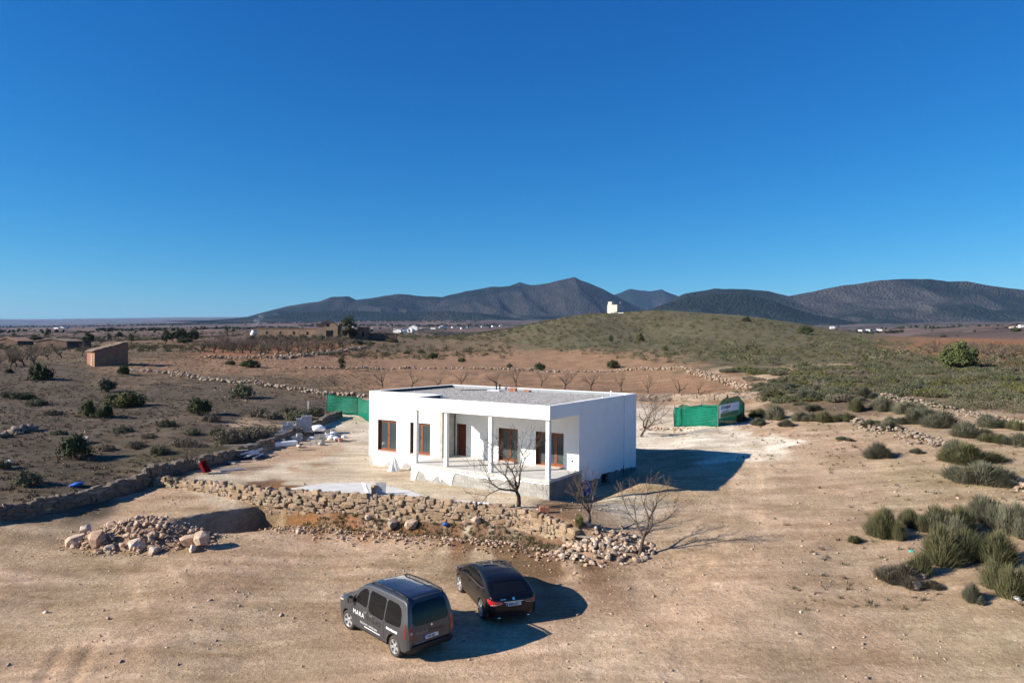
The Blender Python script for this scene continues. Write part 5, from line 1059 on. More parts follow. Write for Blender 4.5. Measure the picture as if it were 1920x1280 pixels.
# ---- scrub on the right rise and the green hill: three hundred as things, the rest as one mass
def hillpts(n, rng):
    px = rng.uniform(900, 1925, n); v = rng.uniform(580, 762, n); return px, v
def in_hill(px, v):
    up = np.interp(px, [900,1000,1100,1230,1400,1500,1600,1700,1925], [632,604,587,580,592,607,624,638,640]); lo = np.interp(px, [900,1000,1100,1300,1400,1460,1700,1925], [640,650,668,684,700,760,735,745]); return (v > up+2) & (v < lo)
y = RNG.uniform(48, 240, 5200); a = RNG.uniform(.02, .76, 5200); x = a*y; z = ground(x, y); ok = in_hill(960+a*FPX, 640-(z-CAMZ)/y*FPX) & (RNG.random(5200) < .55)
pts = np.stack([x, y, z], -1)[ok]
near = pts[np.argsort(pts[:,1])]; ind = near[:300]
for p in ind:
    s = random.uniform(.6, 1.6); t = _mobj('hill_shrub', random.choice(LIB[('low', random.choice('gggyd'))]), None, None, p-np.array((0,0,.05))); t.scale = (s*random.uniform(1, 1.6), s*1.2, s*.95); t.rotation_euler.z = random.uniform(0, 6)
    tag(t, 'grey-green scrub shrub on the rise at the foot of the hill', 'shrub', 'scrub shrubs on the rise and hill foot')
# the mass on the hill itself
n = 15500; y = RNG.uniform(95, 420, n); a = RNG.uniform(-.12, .8, n); x = a*y; z = ground(x, y); vv = 640-(z-CAMZ)/y*FPX; pp = 960+a*FPX; ok = in_hill(pp, vv+1) & (RNG.uniform(-.5, .6, n) < fbm(x*.04, y*.04, 4, 66)+.28) & ((vv < 682) | (RNG.uniform(-.4, .5, n) < fbm(x*.07, y*.07, 4, 68)*1.5-.12)); x, y, z = x[ok], y[ok], z[ok]; n = len(x)
HP = []
for i in range(5):
    m_ = leafcloud(400+i, 6, 12, .48, .55, .13, .5, .3); HP.append(m_)
cols = np.array([(.092,.092,.048)])*RNG.uniform(.5, 1.6, (n, 1))+RNG.uniform(-.008, .012, (n, 3)); cols[RNG.random(n) < .2] = (.15,.125,.082)
M_HILLV = mat('hill_scrub', (1,1,1), .9, .2, .5, attr=True, spec=.1)
s = RNG.uniform(.35, 1.0, n)*np.where(RNG.random(n) < .06, 1.9, 1)
tag(scatter('hill_scrub', HP, np.stack([x, y, z-.03], -1), s, RNG.uniform(0, 6, n), cols, M_HILLV), 'mass of low green scrub covering the hill', 'scrub', kind='stuff')
# ---- dry weeds over the left field and edges
n = 26000; y = RNG.uniform(34, 175, n); a = RNG.uniform(-.80, .0, n); x = a*y; pp = 960+a*FPX; okd = (x < polyx(LW, y)-.8)&((y < 66) | (x < -10-.2*(y-60))); dn = fbm(x*.12, y*.12, 4, 44); ok = okd & (RNG.uniform(-.6, .5, n) < dn+.05)
x, y = x[ok], y[ok]; n = len(x); WP = []
def tuft(seed, n=18):
    r = np.random.default_rng(seed); a = r.uniform(0, 6.28, n); tl = np.abs(r.normal(0, .7, n)); L = r.uniform(.5, 1.2, n); b = np.stack([r.normal(0, .3, n), r.normal(0, .3, n), np.zeros(n)], -1); tip = b+np.stack([np.sin(tl)*np.cos(a), np.sin(tl)*np.sin(a), np.cos(tl)], -1)*L[:, None]; s_ = np.stack([-np.sin(a), np.cos(a), np.zeros(n)], -1)*.07
    m_ = (b+tip)/2+np.array((0,0,.1)); V = np.stack([b-s_, b+s_, m_+s_*.8, tip, m_-s_*.8], 1).reshape(-1, 3); F = np.array([(0,1,2,4),(4,2,3,3)]); F = np.concatenate([np.array([[0,1,2],[0,2,4],[4,2,3]])+5*i for i in range(n)]); return raw('tuft', V, F)
for i in range(6): WP.append(tuft(500+i))
cols = np.array([(.150,.122,.088)])*RNG.uniform(.6, 1.35, (n, 1))+RNG.uniform(-.008, .008, (n, 3))
tag(scatter('dry_weeds', WP, np.stack([x, y, ground(x, y)-.02], -1), np.stack([RNG.uniform(.12, .36, n)]*2+[RNG.uniform(.05, .2, n)], -1), RNG.uniform(0, 6, n), cols, M_HILLV), 'dry grey weeds covering the left field', 'weeds', kind='stuff')
n = 7000; y = RNG.uniform(24, 130, n); a = RNG.uniform(.02, .8, n); x = a*y; ok = (RNG.uniform(-.2, .6, n) < fbm(x*.1, y*.1, 4, 46)+.2*(a > .42)) & (x > 5+.2*y); x, y = x[ok], y[ok]; n = len(x); cols = np.array([(.15,.125,.08)])*RNG.uniform(.55, 1.4, (n, 1))+RNG.uniform(-.008, .008, (n, 3))
tag(scatter('dry_weeds', WP, np.stack([x, y, ground(x, y)-.02], -1), RNG.uniform(.05, .2, n), RNG.uniform(0, 6, n), cols, M_HILLV), 'thin dry weeds over the right slope', 'weeds', kind='stuff')
n = 1500; x = np.concatenate([RNG.normal(4.5, 1.6, 700), RNG.uniform(-13, 3, 800)]); y = np.concatenate([RNG.normal(30.2, 1.2, 700), RNG.uniform(29, 36, 800)]); ok = (y < front_y(x)-.7) | (x > 3); x, y = x[ok], y[ok]; n = len(x); cols = np.array([(.27,.205,.12)])*RNG.uniform(.5, 1.3, (n, 1))+RNG.uniform(-.008, .008, (n, 3))
tag(scatter('dry_weeds', WP, np.stack([x, y, ground(x, y)-.02], -1), RNG.uniform(.02, .08, n), RNG.uniform(0, 6, n), cols, M_HILLV), 'dry weeds at the foot of the retaining wall', 'weeds', kind='stuff')

# scrub over the nearer plain on the left
n = 9000; y = 170*np.exp(RNG.uniform(0, 1.75, n)); a = RNG.uniform(-.78, .0, n); x = a*y; ok = RNG.uniform(-.35, .5, n) < fbm(x*.012, y*.02, 4, 81); x, y = x[ok], y[ok]; n = len(x)
tag(scatter('plain_scrub', HP, np.stack([x, y, ground(x, y)-.05], -1), RNG.uniform(.5, 1.5, n)*(y/300)**.3, RNG.uniform(0, 6, n), np.array([(.078,.080,.045)])*RNG.uniform(.55, 1.5, (n, 1)), M_HILLV), 'dark scrub over the nearer left plain', 'scrub', kind='stuff')

# denser brush on the right rise, between the individual shrubs
BR = [leafcloud(700+i, 12, 40, .34, .42, .055, .5, .3) for i in range(5)]
n = 2000; y = RNG.uniform(50, 125, n); a = RNG.uniform(.30, .80, n); x = a*y; z = ground(x, y); vv = 640-(z-CAMZ)/y*FPX; pp = 960+a*FPX; ok = (vv < np.interp(pp, [1380,1460,1600,1700,1950], [735,770,740,760,770])) & (vv > 688) & (RNG.uniform(-.35, .5, n) < fbm(x*.09, y*.09, 4, 83)*1.3-.08); x, y, z = x[ok], y[ok], z[ok]; n = len(x)
cols = np.array([(.150,.140,.084)])*RNG.uniform(.6, 1.35, (n, 1)); cols[RNG.random(n) < .2] = (.18,.155,.105)
tag(scatter('brush', BR, np.stack([x, y, z-.04], -1), RNG.uniform(.5, 1.25, n), RNG.uniform(0, 6, n), cols, M_HILLV), 'thick low brush over the right-hand rise', 'brush', kind='stuff')
n = 900; x = RNG.uniform(-13, 3, n); y = front_y(x)-RNG.uniform(.45, 1.3, n); cols = np.array([(.15,.13,.07)])*RNG.uniform(.5, 1.5, (n, 1))
tag(scatter('dry_weeds', WP, np.stack([x, y, ground(x, y)-.02], -1), RNG.uniform(.05, .2, n), RNG.uniform(0, 6, n), cols, M_HILLV), 'weeds hanging on the earth bank under the wall', 'weeds', kind='stuff')
# ------------------------------------------------------------------ netted pens and building materials
M_NET = mat('green_netting', (.008,.27,.165), .7, .22, 3.5, .25, 60, spec=.2); 
def _net():
    n = M_NET.node_tree.nodes; l = M_NET.node_tree.links; b = n['Principled BSDF']; b.inputs['Alpha'].default_value = .90
    tc = [q for q in n if q.type == 'TEX_COORD'][0]; wv = n.new('ShaderNodeTexWave'); wv.bands_direction = 'Z'; wv.inputs['Scale'].default_value = 2.2; wv.inputs['Distortion'].default_value = 5; wv.inputs['Detail'].default_value = 3; l.new(tc.outputs['Object'], wv.inputs['Vector'])
    bp = n.new('ShaderNodeBump'); bp.inputs['Strength'].default_value = .55; bp.inputs['Distance'].default_value = .08; l.new(wv.outputs['Fac'], bp.inputs['Height']); l.new(bp.outputs[0], b.inputs['Normal'])
_net()
M_POST = mat('metal_post', (.20,.21,.20), .6, .1)
M_SIGN = mat('sign_white', (.66,.72,.78), .6, .05); M_SIGNB = mat('sign_pale_blue', (.24,.40,.55), .6, 0); M_SIGNG = mat('sign_green', (.10,.20,.08), .6, .2); M_NAVY = mat('sign_navy', (.015,.02,.10), .6, 0)
M_GBLK = mat('grey_block', (.36,.36,.37), .95, .25, 6, .3, 30); M_BBLK = mat('beige_block', (.48,.45,.38), .95, .25, 6, .3, 30); M_SACK = mat('white_sack', (.74,.74,.75), .8, .08, 4); M_TIMB = mat('grey_timber', (.30,.26,.21), .9, .3, 6); M_STEEL = mat('galvanised_pipe', (.42,.45,.50), .4, .15, 4, metal=.5)
M_TARP = mat('dark_tarp', (.03,.03,.035), .7, .3, 4); M_BLUE = mat('blue_plastic', (.03,.12,.42), .5, .15, 4); M_REDM = mat('red_paint', (.22,.015,.018), .5, .2, 6)
def netpanel(p, q, h0, h1, parent, seed, chamfer=None, nx=16, nz=7):
    """sagging net sheet between two ground points, with its own thickness"""
    p, q = Vector(p), Vector(q); d = (q-p); n_ = Vector((d.y, -d.x, 0)).normalized(); bm = bmesh.new(); G = []
    o = parent.location
    for i in range(nx+1):
        t = i/nx; row = []
        for j in range(nz+1):
            k = j/nz; hh = (h0+(h1-h0)*t)*(1-.05*math.sin(math.pi*t)+.025*math.sin(9*t+seed))
            if chamfer: hh = np.interp(t, *chamfer)
            b = p.lerp(q, t); bul = .10*math.sin(math.pi*k)*math.sin(6.3*t*1.5+seed)+.05*math.sin(11*t+5*k+seed)
            row.append(bm.verts.new(b+n_*bul+Vector((0, 0, hh*k-.03))-o))
        G.append(row)
    for i in range(nx):
        for j in range(nz): bm.faces.new((G[i][j], G[i+1][j], G[i+1][j+1], G[i][j+1]))
    r_ = bmesh.ops.solidify(bm, geom=bm.faces[:], thickness=.02); return mobj('net_panel', fin(bm, 'net_panel', True), M_NET, parent)
def post(p, h, parent): bm = bmesh.new(); l = Vector(p)-parent.location; tube(bm, l-Vector((0,0,.1)), l+Vector((0,0,h)), .03, .03, 8); return mobj('post', fin(bm, 'post'), M_POST, parent)
A_, B_, C_ = drop(1265, 62.2), drop(1347, 59.6), drop(1396, 62.4)
pen = empty('netted_pen', B_, 0, 'bright green netted pen with a sign, right of the house', 'pen')
Am = A_.lerp(B_, .18); netpanel(A_, Am, 1.75, 1.95, pen, 1, nx=5); netpanel(Am, B_, 1.95, 1.8, pen, 2); netpanel(B_, C_, 2, 2, pen, 3, ([0,.05,.16,.78,1.0],[1.85,1.95,2.25,2.3,1.55])); bk = A_+(C_-B_); bk.z = gz(bk.x, bk.y); netpanel(C_, bk, 1.5, 1.5, pen, 4); netpanel(bk, A_, 1.5, 1.6, pen, 5)
for p in (A_, B_, C_, bk): post(p, 2.0, pen)
d_ = (C_-B_).normalized(); n_ = Vector((d_.y, -d_.x, 0)); sg = empty('sign_board', (0,0,0)); sg.parent = pen
Ms = Matrix((( d_.x, 0, -n_.x*-1, 0), (d_.y, 0, n_.y, 0), (0, 1, 0, 0), (0, 0, 0, 1)))
def signpart(name, x0, x1, z0, z1, off, m):
    bm = bmesh.new()
    for zz in (off, off+.012): pass
    vs = box(bm, x0, x1, z0, z1, off, off+.012)
    for v in vs: c = v.co.copy(); v.co = d_*c.x+n_*c.z+Vector((0, 0, c.y))
    return mobj(name, fin(bm, name), m, sg)
L_ = (C_-B_).length
signpart('board', -.05, L_*.72, .70, 1.80, .19, M_SIGN); signpart('picture', .02, L_*.70, .72, 1.10, .206, M_SIGNG); signpart('panel', .05, .62, 1.42, 1.70, .206, M_SIGNB)
V, F = text_arrays('miper', .42, .01); me = bpy.data.meshes.new('lettering'); me.from_pydata([tuple(d_*(.66+v[0]*.95)+n_*.212+Vector((0,0,1.44+v[1]))) for v in V], [], F); mobj('lettering', me, M_NAVY, sg)
for i in range(7): signpart('lettering', .30+i*.16, .42+i*.16, 1.17, 1.24, .206, M_NAVY)
A2, B2, C2 = drop(613, 68.5), drop(672, 67), drop(700, 62.5)
pen2 = empty('netted_pen', B2, 0, 'green netted screen behind the left end of the house', 'pen'); netpanel(A2, B2, 1.85, 1.75, pen2, 7); netpanel(B2, C2, 1.8, 2.1, pen2, 8)
for p in (A2, B2, C2): post(p, 1.85, pen2)
def solid(name, build, p, rz, m, label, cat, group=None, smooth=False):
    bm = bmesh.new(); build(bm); bmesh.ops.recalc_face_normals(bm, faces=bm.faces[:]); return tag(mobj(name, fin(bm, name, smooth), m, None, p, rz), label, cat, group)
# hollow concrete blocks in stacks
def hollow(bm, l=.40, w_=.20, h=.20):
    t = .03
    box(bm, 0, l, 0, t, 0, h); box(bm, 0, l, w_-t, w_, 0, h)
    for x in (0, l/2-t/2, l-t): box(bm, x, x+t, t, w_-t, 0, h)
    box(bm, t, l-t, t, w_-t, 0, .02)
bm = bmesh.new(); hollow(bm); HB = fin(bm, 'concrete_block'); HBm = {'g': with_mat([HB], M_GBLK)[0], 'b': with_mat([HB], M_BBLK)[0]}
def blocks(px, v, y, nx, ny, nz, rz, k, label, group, upright=False, drop_top=0):
    p = drop(px, y); c, s_ = math.cos(rz), math.sin(rz); tot = nx*ny*nz
    for i in range(nx):
        for j in range(ny):
            for q in range(nz):
                if q == nz-1 and (i*ny+j) < drop_top: continue
                if upright: dx, dy, dz = i*.21, j*.21, q*.41
                else: dx, dy, dz = i*.41, j*.21, q*.205
                o = _mobj('concrete_block', HBm[k], None, None, (p.x+dx*c-dy*s_+random.uniform(-.012, .012), p.y+dx*s_+dy*c, p.z+dz+(.14 if label.startswith('grey hollow') else .0)))
                o.rotation_euler = (0, -math.pi/2, rz) if upright else (0, 0, rz+random.uniform(-.04, .04))
                if upright: o.location.x += .0; o.location.z += .0
                tag(o, label, 'concrete block', group)
def pallet(p, rz, label):
    t = empty('pallet', p, rz, label, 'pallet')
    sl_ = boxmesh('slat', -.6, .6, -.05, .05, .105, .127); sl_.materials.append(M_TIMB); br_ = boxmesh('bearer', -.05, .05, -.5, .5, 0, .104); br_.materials.append(M_TIMB)
    for i in range(7): o = _mobj('slat', sl_, None, t); o.location = (0, -.45+.15*i, 0)
    for x in (-.55, 0, .55): o = _mobj('bearer', br_, None, t); o.location = (x, 0, 0)
pA = drop(566, 57.5); pallet(pA+Vector((.25,.1,0)), .3, 'grey wooden pallet under the tall block stack')
blocks(556, 0, 57.2, 3, 4, 6, .3, 'g', 'grey hollow block in the tall stack by the boundary wall', 'blocks of the tall stack', False, 4)
blocks(530, 0, 55.6, 2, 3, 5, .35, 'g', 'grey block in the leaning middle stack by the wall', 'blocks of the middle stack', False, 2)
blocks(506, 0, 54.6, 3, 2, 2, .2, 'g', 'grey block in the low stack nearest the red brick', 'blocks of the low stack', False, 3)
blocks(573, 0, 53.2, 3, 1, 2, .1, 'b', 'beige block in the loose front row on the yard', 'blocks of the front row', False, 1)
blocks(590, 0, 54.2, 2, 2, 3, .25, 'b', 'beige block in the cube stack at the front', 'blocks of the cube stack', False, 1)
def sack(p, s, rz, label, m=None, group=None):
    me = hullmesh('sack', int(abs(p[0]*1000)) % 9999, 40, .5, .34, .24, .5); o = mobj('sack', me, m or M_SACK, None, Vector(p)+Vector((0,0,s*.2))); me.polygons.foreach_set('use_smooth', [True]*len(me.polygons)); o.scale = (s,)*3; o.rotation_euler.z = rz; return tag(o, label, 'sack', group)
sack(drop(598, 56.5)+Vector((0,0,.5)), 1.25, .2, 'big white bag lying on the block stack'); sack(drop(612, 56), 1.0, .5, 'white bag slumped beside the cube stack'); sack(drop(622, 55.6), .9, 1.2, 'white bag second from the right on the yard'); sack(drop(632, 55.2), .8, 2., 'rightmost white bag by the orange bucket'); sack(drop(496, 55), .8, 0, 'grey bag against the boundary wall', M_GBLK)
solid('foam_block', lambda bm: box(bm, -.85, .85, -.3, .3, 0, .32, bevel=.03), drop(536, 53.2), .55, M_PVC, 'long white foam block in front of the grey blocks', 'block')
solid('log', lambda bm: tube(bm, (-.4,0,.2), (.4,0,.2), .2, .2, 14), drop(547, 58.6), .3, M_TIMB, 'short tan log lying between the two block stacks', 'log')
solid('brick_stack', lambda bm: [box(bm, -.25, .25, -.12, .12, .13*i, .13*i+.12, bevel=.008) for i in range(2)], drop(508, 52.2), .3, M_BRICK, 'two red bricks stacked beside the white foam block', 'bricks')
solid('bucket', lambda bm: (tube(bm, (0,0,0), (0,0,.3), .12, .16, 14), tube(bm, (0,0,.3), (0,0,.32), .175, .175, 14)), drop(638, 54.6), 0, M_TERRA, 'orange bucket at the right end of the materials', 'bucket')
for i, (a, b, c_) in enumerate(((492,53.4,.9),(505,51.6,.4),(478,53,.7))): solid('timber_plank', lambda bm: box(bm, -.8, .8, -.1, .1, 0, .05), drop(a, b)+Vector((0,0,.03)), c_, M_TIMB, ('weathered plank lying by the boundary wall, farthest','weathered plank lying before the red bricks','weathered plank beside the boundary wall, leftmost')[i], 'plank')
pallet(drop(600, 58.8), .5, 'empty grey pallet behind the cube of beige blocks'); pallet(drop(520, 53.6)+Vector((0,0,.0)), .2, 'grey pallet lying by the low block stack')
blocks(612, 0, 57.6, 2, 2, 2, .6, 'b', 'beige block in the small stack behind the white bags', 'blocks of the small rear stack', False, 1)
blocks(548, 0, 54.4, 2, 2, 3, .5, 'g', 'grey block in the stack between foam and beige blocks', 'blocks of the central stack', False, 2)
for i, (a, b, c_, m_, q) in enumerate(((586,55.4,.7,M_SACK,'white bag on the ground left of the cube stack'),(604,53.4,.6,M_BBLK,'beige cement bag in front of the cube stack'),(562,52.4,.6,M_BBLK,'beige cement bag beside the front blocks'),(515,56.2,.7,M_SACK,'white bag tucked behind the low block stack'),(626,57.4,.8,M_SACK,'white bag behind the row of bags'),(645,56.4,.5,M_SACK,'small white bag farthest right of the materials'))): sack(drop(a, b), c_, i*1.1, q, m_)
for i, (a, b, c_, q) in enumerate(((575,51.4,.2,'thin board lying in front of the beige blocks'),(655,55,.6,'thin board lying right of the orange bucket'),(488,50.6,1.0,'thin board between the pipes and the foam block'))): solid('timber_board', lambda bm: box(bm, -.6, .6, -.07, .07, 0, .04), drop(a, b)+Vector((0,0,.02)), c_, M_TIMB, q, 'board')
# heap of pipes and sheets
pp_ = drop(472, 48.2); solid('tarpaulin', lambda bm: prism(bm, [(-.9,-.5),(.9,-.6),(1.1,.2),(.6,.7),(-.7,.6)], .06), pp_+Vector((.15,0,.02)), .5, M_TARP, 'dark sheet spread under the heap of pipes', 'sheet')
for i in range(7):
    q = pp_+Vector((-.55+.17*i, .05*(i%2), .14+.10*(i%3))); ln = .7 if i < 5 else 1.0
    solid('metal_pipe', lambda bm: tube(bm, (-ln,0,0), (ln,0,.15*(i%2)), .075, .075, 12), q, .9+.12*i, M_STEEL, ('grey pipe at the left of the pipe heap','grey pipe second from the left in the heap','grey pipe third in the heap','grey pipe in the middle of the heap','grey pipe fifth in the heap','long grey pipe leaning over the heap','rightmost long grey pipe of the heap')[i], 'pipe', 'pipes heaped near the boundary wall')
for i, (a, b, c_, w_, q) in enumerate(((440,47.6,.55,.9,'long grey board resting across the pipe heap'),(428,46.2,-.5,.8,'pale board on the ground left of the pipes'),(450,46.5,.1,.7,'light board in front of the pipe heap'),(436,43.6,.5,.7,'grey board nearest the red wheelbarrow'),(452,49.5,.3,1.1,'tilted board behind the pipe heap'))):
    solid('timber_board', lambda bm: box(bm, -w_, w_, -.12, .12, 0, .05), drop(a, b)+Vector((0,0,.3 if i in (0,4) else .03)), c_, M_TIMB if i != 3 else M_STEEL, q, 'board')
# wheelbarrow tipped on its nose
wb = empty('wheelbarrow', drop(384, 42.6)+Vector((0,0,.02)), 2.9, 'red wheelbarrow tipped up by the wall corner', 'wheelbarrow'); wb.scale = (.85,)*3
bm = bmesh.new(); Mt = Matrix.Translation((0,0,.42)) @ Matrix.Rotation(R(-58), 4, 'Y')
a = [bm.verts.new(Mt @ Vector(c)) for c in ((-.32,-.2,-.15),(.22,-.2,-.15),(.22,.2,-.15),(-.32,.2,-.15))]; b = [bm.verts.new(Mt @ Vector(c)) for c in ((-.48,-.33,.15),(.48,-.3,.15),(.48,.3,.15),(-.48,.33,.15))]
bm.faces.new(a)
for i in range(4): bm.faces.new((a[i], b[i], b[(i+1)%4], a[(i+1)%4]))
bmesh.ops.solidify(bm, geom=bm.faces[:], thickness=.02); mobj('tray', fin(bm, 'tray'), M_REDM, wb)
for s in (-1, 1):
    bm = bmesh.new(); tube(bm, Mt @ Vector((.45, s*.1, -.2)), Mt @ Vector((-.95, s*.28, .02)), .02, .02, 8); mobj('handle', fin(bm, 'handle'), M_REDM, wb)
    bm = bmesh.new(); tube(bm, Mt @ Vector((-.2, s*.2, -.16)), Mt @ Vector((-.3, s*.22, -.45)), .018, .018, 6); mobj('leg', fin(bm, 'leg'), M_REDM, wb)
wl = empty('wheel', (0,0,0)); wl.parent = wb; bm = bmesh.new(); lathe(bm, [(.10,-.04),(.19,-.045),(.2,0),(.19,.045),(.10,.04)], 20); me = fin(bm, 'tyre', True); o = mobj('tyre', me, M_TYRE, wl); o.location = Mt @ Vector((.55, 0, -.15)); o = mobj('rim', boxmesh('rim', -.10, .10, -.02, .02, -.10, .10), M_POST, wl); o.location = Mt @ Vector((.55, 0, -.15))
# leaning panels, bricks, pad, planks near the terrace front
pq = hit(703, 932); Rt = lambda a, rz: Matrix.Rotation(rz, 4, 'Z') @ Matrix.Rotation(a, 4, 'X')
for dx, rz, tl, m, q in ((-.34, -.95, R(24), M_PVC, 'white board leaning left on the brick stack by the wall'), (.30, .12, R(-22), M_GBLK, 'blue-grey board leaning right on the brick stack by the wall')):
    solid('leaning_board', lambda bm: box(bm, -.26, .26, -.02, .02, 0, .72, Rt(tl, rz), .0), pq+Vector((dx, -.05 if dx > 0 else .1, 0)), 0, m, q, 'board')
solid('brick_stack', lambda bm: [box(bm, -.13, .13, -.13, .13, .11*i, .11*i+.10, Matrix.Rotation(.1*i, 4, 'Z'), .008) for i in range(5)], pq+Vector((-.05,.12,0)), .4, M_STONE, 'dark brick stack between the two leaning boards', 'bricks')
pts = [hit(*q).xy for q in ((545,917),(610,908),(690,908),(765,922),(800,934),(735,938),(640,930))]; c0 = sum((Vector((*p, 0)) for p in pts), Vector())/len(pts); c0.z = gz(c0.x, c0.y)+.0
solid('concrete_pad', lambda bm: prism(bm, [(p.x-c0.x, p.y-c0.y) for p in pts], .06), c0, 0, mat('pale_concrete', (.60,.58,.54), .9, .12, 1.5, .15, 20), 'pale concrete pad laid behind the retaining wall', 'concrete pad')
pl_ = hit(886, 948); solid('panel_plank', lambda bm: box(bm, -.85, .85, -.12, .12, 0, .1, bevel=.01), pl_+Vector((0,.15,.04)), -.2, M_PVC, 'long white panel lying on top of the retaining wall', 'panel')
solid('brick_stack', lambda bm: [box(bm, -.22, -.01, -.14, .14, 0, .28, bevel=.01), box(bm, .01, .22, -.14, .14, 0, .26, bevel=.01)], hit(1020, 962)+Vector((0,0,.02)), .1, M_BRICK, 'two terracotta bricks standing by the porch tree', 'bricks')
def shroud(bm):
    rings = []
    for z, r_, k in ((0,.34,.5),(.15,.29,.45),(.4,.20,.35),(.65,.12,.25),(.8,.06,.15),(.86,.02,.1)):
        rings.append([bm.verts.new((r_*(1+.28*math.sin(5*a_+z*3))*math.cos(a_), r_*(1+.28*math.sin(5*a_+z*3))*math.sin(a_)*.8, z)) for a_ in np.linspace(0, 6.283, 25)[:-1]])
    for a_, b_ in zip(rings[:-1], rings[1:]):
        for i in range(24): bm.faces.new((a_[i], a_[(i+1)%24], b_[(i+1)%24], b_[i]))
    bm.faces.new(rings[-1])
solid('cloth_sack', shroud, hit(739, 883), .3, M_SACK, 'white cloth draped over a post beside the house wall', 'cloth', smooth=True)
solid('barrel', lambda bm: (tube(bm, (0,0,0), (0,0,.62), .26, .26, 18), tube(bm, (0,0,.62), (0,0,.66), .28, .28, 18), tube(bm, (0,0,.3), (0,0,.34), .275, .275, 18)), Vector((4.15, 39.6, gz(4.15, 39.6))), 0, M_BLUE, 'dark blue barrel in the shade beside the porch', 'barrel')
def rag(name, px, v, s, m, label, cat):
    p = hit(px, v); me = hullmesh(name, px, 26, .5, .4, .22, .2); o = mobj(name, me, m, None, p+Vector((0,0,s*.12))); o.scale = (s,)*3; o.rotation_euler = (.2, .1, px); return tag(o, label, cat)
rag('tarpaulin', 143, 914, .95, M_BLUE, 'blue plastic sheet lying behind the left stone wall', 'sheet'); rag('plastic_bag', 12, 872, .8, M_SACK, 'white plastic lying at the left edge of the field', 'plastic bag'); rag('plastic_bag', 836, 996, .42, M_BLUE, 'bright blue bag thrown on the spoil heap', 'plastic bag'); rag('plastic_bag', 733, 975, .4, M_SACK, 'whitish bag on the spoil below the wall', 'plastic bag'); rag('plastic_bag', 1708, 1034, .22, mat('turquoise_plastic', (.05,.35,.34), .5, 0), 'turquoise scrap among the right tussocks', 'plastic bag'); rag('plastic_bag', 1905, 1128, .45, M_SACK, 'white litter at the lower right edge', 'plastic bag')
solid('timber_beam', lambda bm: box(bm, -.55, .55, -.05, .05, 0, .07), hit(1092, 1022)+Vector((0,0,.28)), -.25, M_TIMB, 'pale beam lying across the rubble spill', 'beam')
solid('timber_beam', lambda bm: box(bm, -1.5, 1.5, -.08, .08, 0, .08), drop(1250, 58.3)+Vector((0,0,.03)), -.35, M_TIMB, 'long pale beam on the ground left of the pen', 'beam')
solid('fence_post', lambda bm: box(bm, -.08, .08, -.08, .08, -.2, 1.25, bevel=.01), drop(579, 66), 0, M_CONC, 'short concrete post outside the boundary wall', 'post')
p = hit(1130, 1000); bush(1085, 1015, 18, 28, 'tall', 'y', 'small green bush at the end of the retaining wall')
# ------------------------------------------------------------------ buildings and trees of the middle and far distance
def brick_mat(name, c1, c2, mortar, scale):
    m = bpy.data.materials.new(name); m.use_nodes = True; n = m.node_tree.nodes; l = m.node_tree.links; b = n['Principled BSDF']; b.inputs['Roughness'].default_value = .95; b.inputs['Specular IOR Level'].default_value = .1
    tc = n.new('ShaderNodeTexCoord'); br = n.new('ShaderNodeTexBrick'); br.inputs['Color1'].default_value = (*c1, 1); br.inputs['Color2'].default_value = (*c2, 1); br.inputs['Mortar'].default_value = (*mortar, 1); br.inputs['Scale'].default_value = scale
    sx = n.new('ShaderNodeSeparateXYZ'); cx = n.new('ShaderNodeCombineXYZ'); ad = n.new('ShaderNodeMath'); l.new(tc.outputs['Object'], sx.inputs[0]); l.new(sx.outputs[0], ad.inputs[0]); l.new(sx.outputs[1], ad.inputs[1]); l.new(ad.outputs[0], cx.inputs[0]); l.new(sx.outputs[2], cx.inputs[1]); l.new(cx.outputs[0], br.inputs['Vector'])
    no = n.new('ShaderNodeTexNoise'); no.inputs['Scale'].default_value = 1.2; no.inputs['Detail'].default_value = 6; l.new(tc.outputs['Object'], no.inputs['Vector']); mx = n.new('ShaderNodeMix'); mx.data_type = 'RGBA'; mx.blend_type = 'MULTIPLY'; mx.inputs[0].default_value = .7; l.new(br.outputs['Color'], mx.inputs[6]); l.new(no.outputs['Color'], mx.inputs[7]); l.new(mx.outputs[2], b.inputs['Base Color'])
    return m
M_HUT = brick_mat('hut_brick', (.48,.24,.15), (.36,.17,.10), (.42,.30,.22), 2.2); M_OCHRE = mat('ochre_plaster', (.36,.245,.16), .95, .25, .5); M_BROWN = mat('brown_rubble_wall', (.15,.095,.07), .95, .35, .6); M_TILE = mat('old_roof_tiles', (.26,.19,.13), .95, .4, 3, .6, 12); M_CREAM = mat('cream_wall', (.50,.43,.37), .9, .08, 1); M_FARW = mat('far_white_wall', (.72,.70,.66), .9, .1, .3); M_FART = mat('far_tile_roof', (.34,.19,.12), .95, .2, .5)
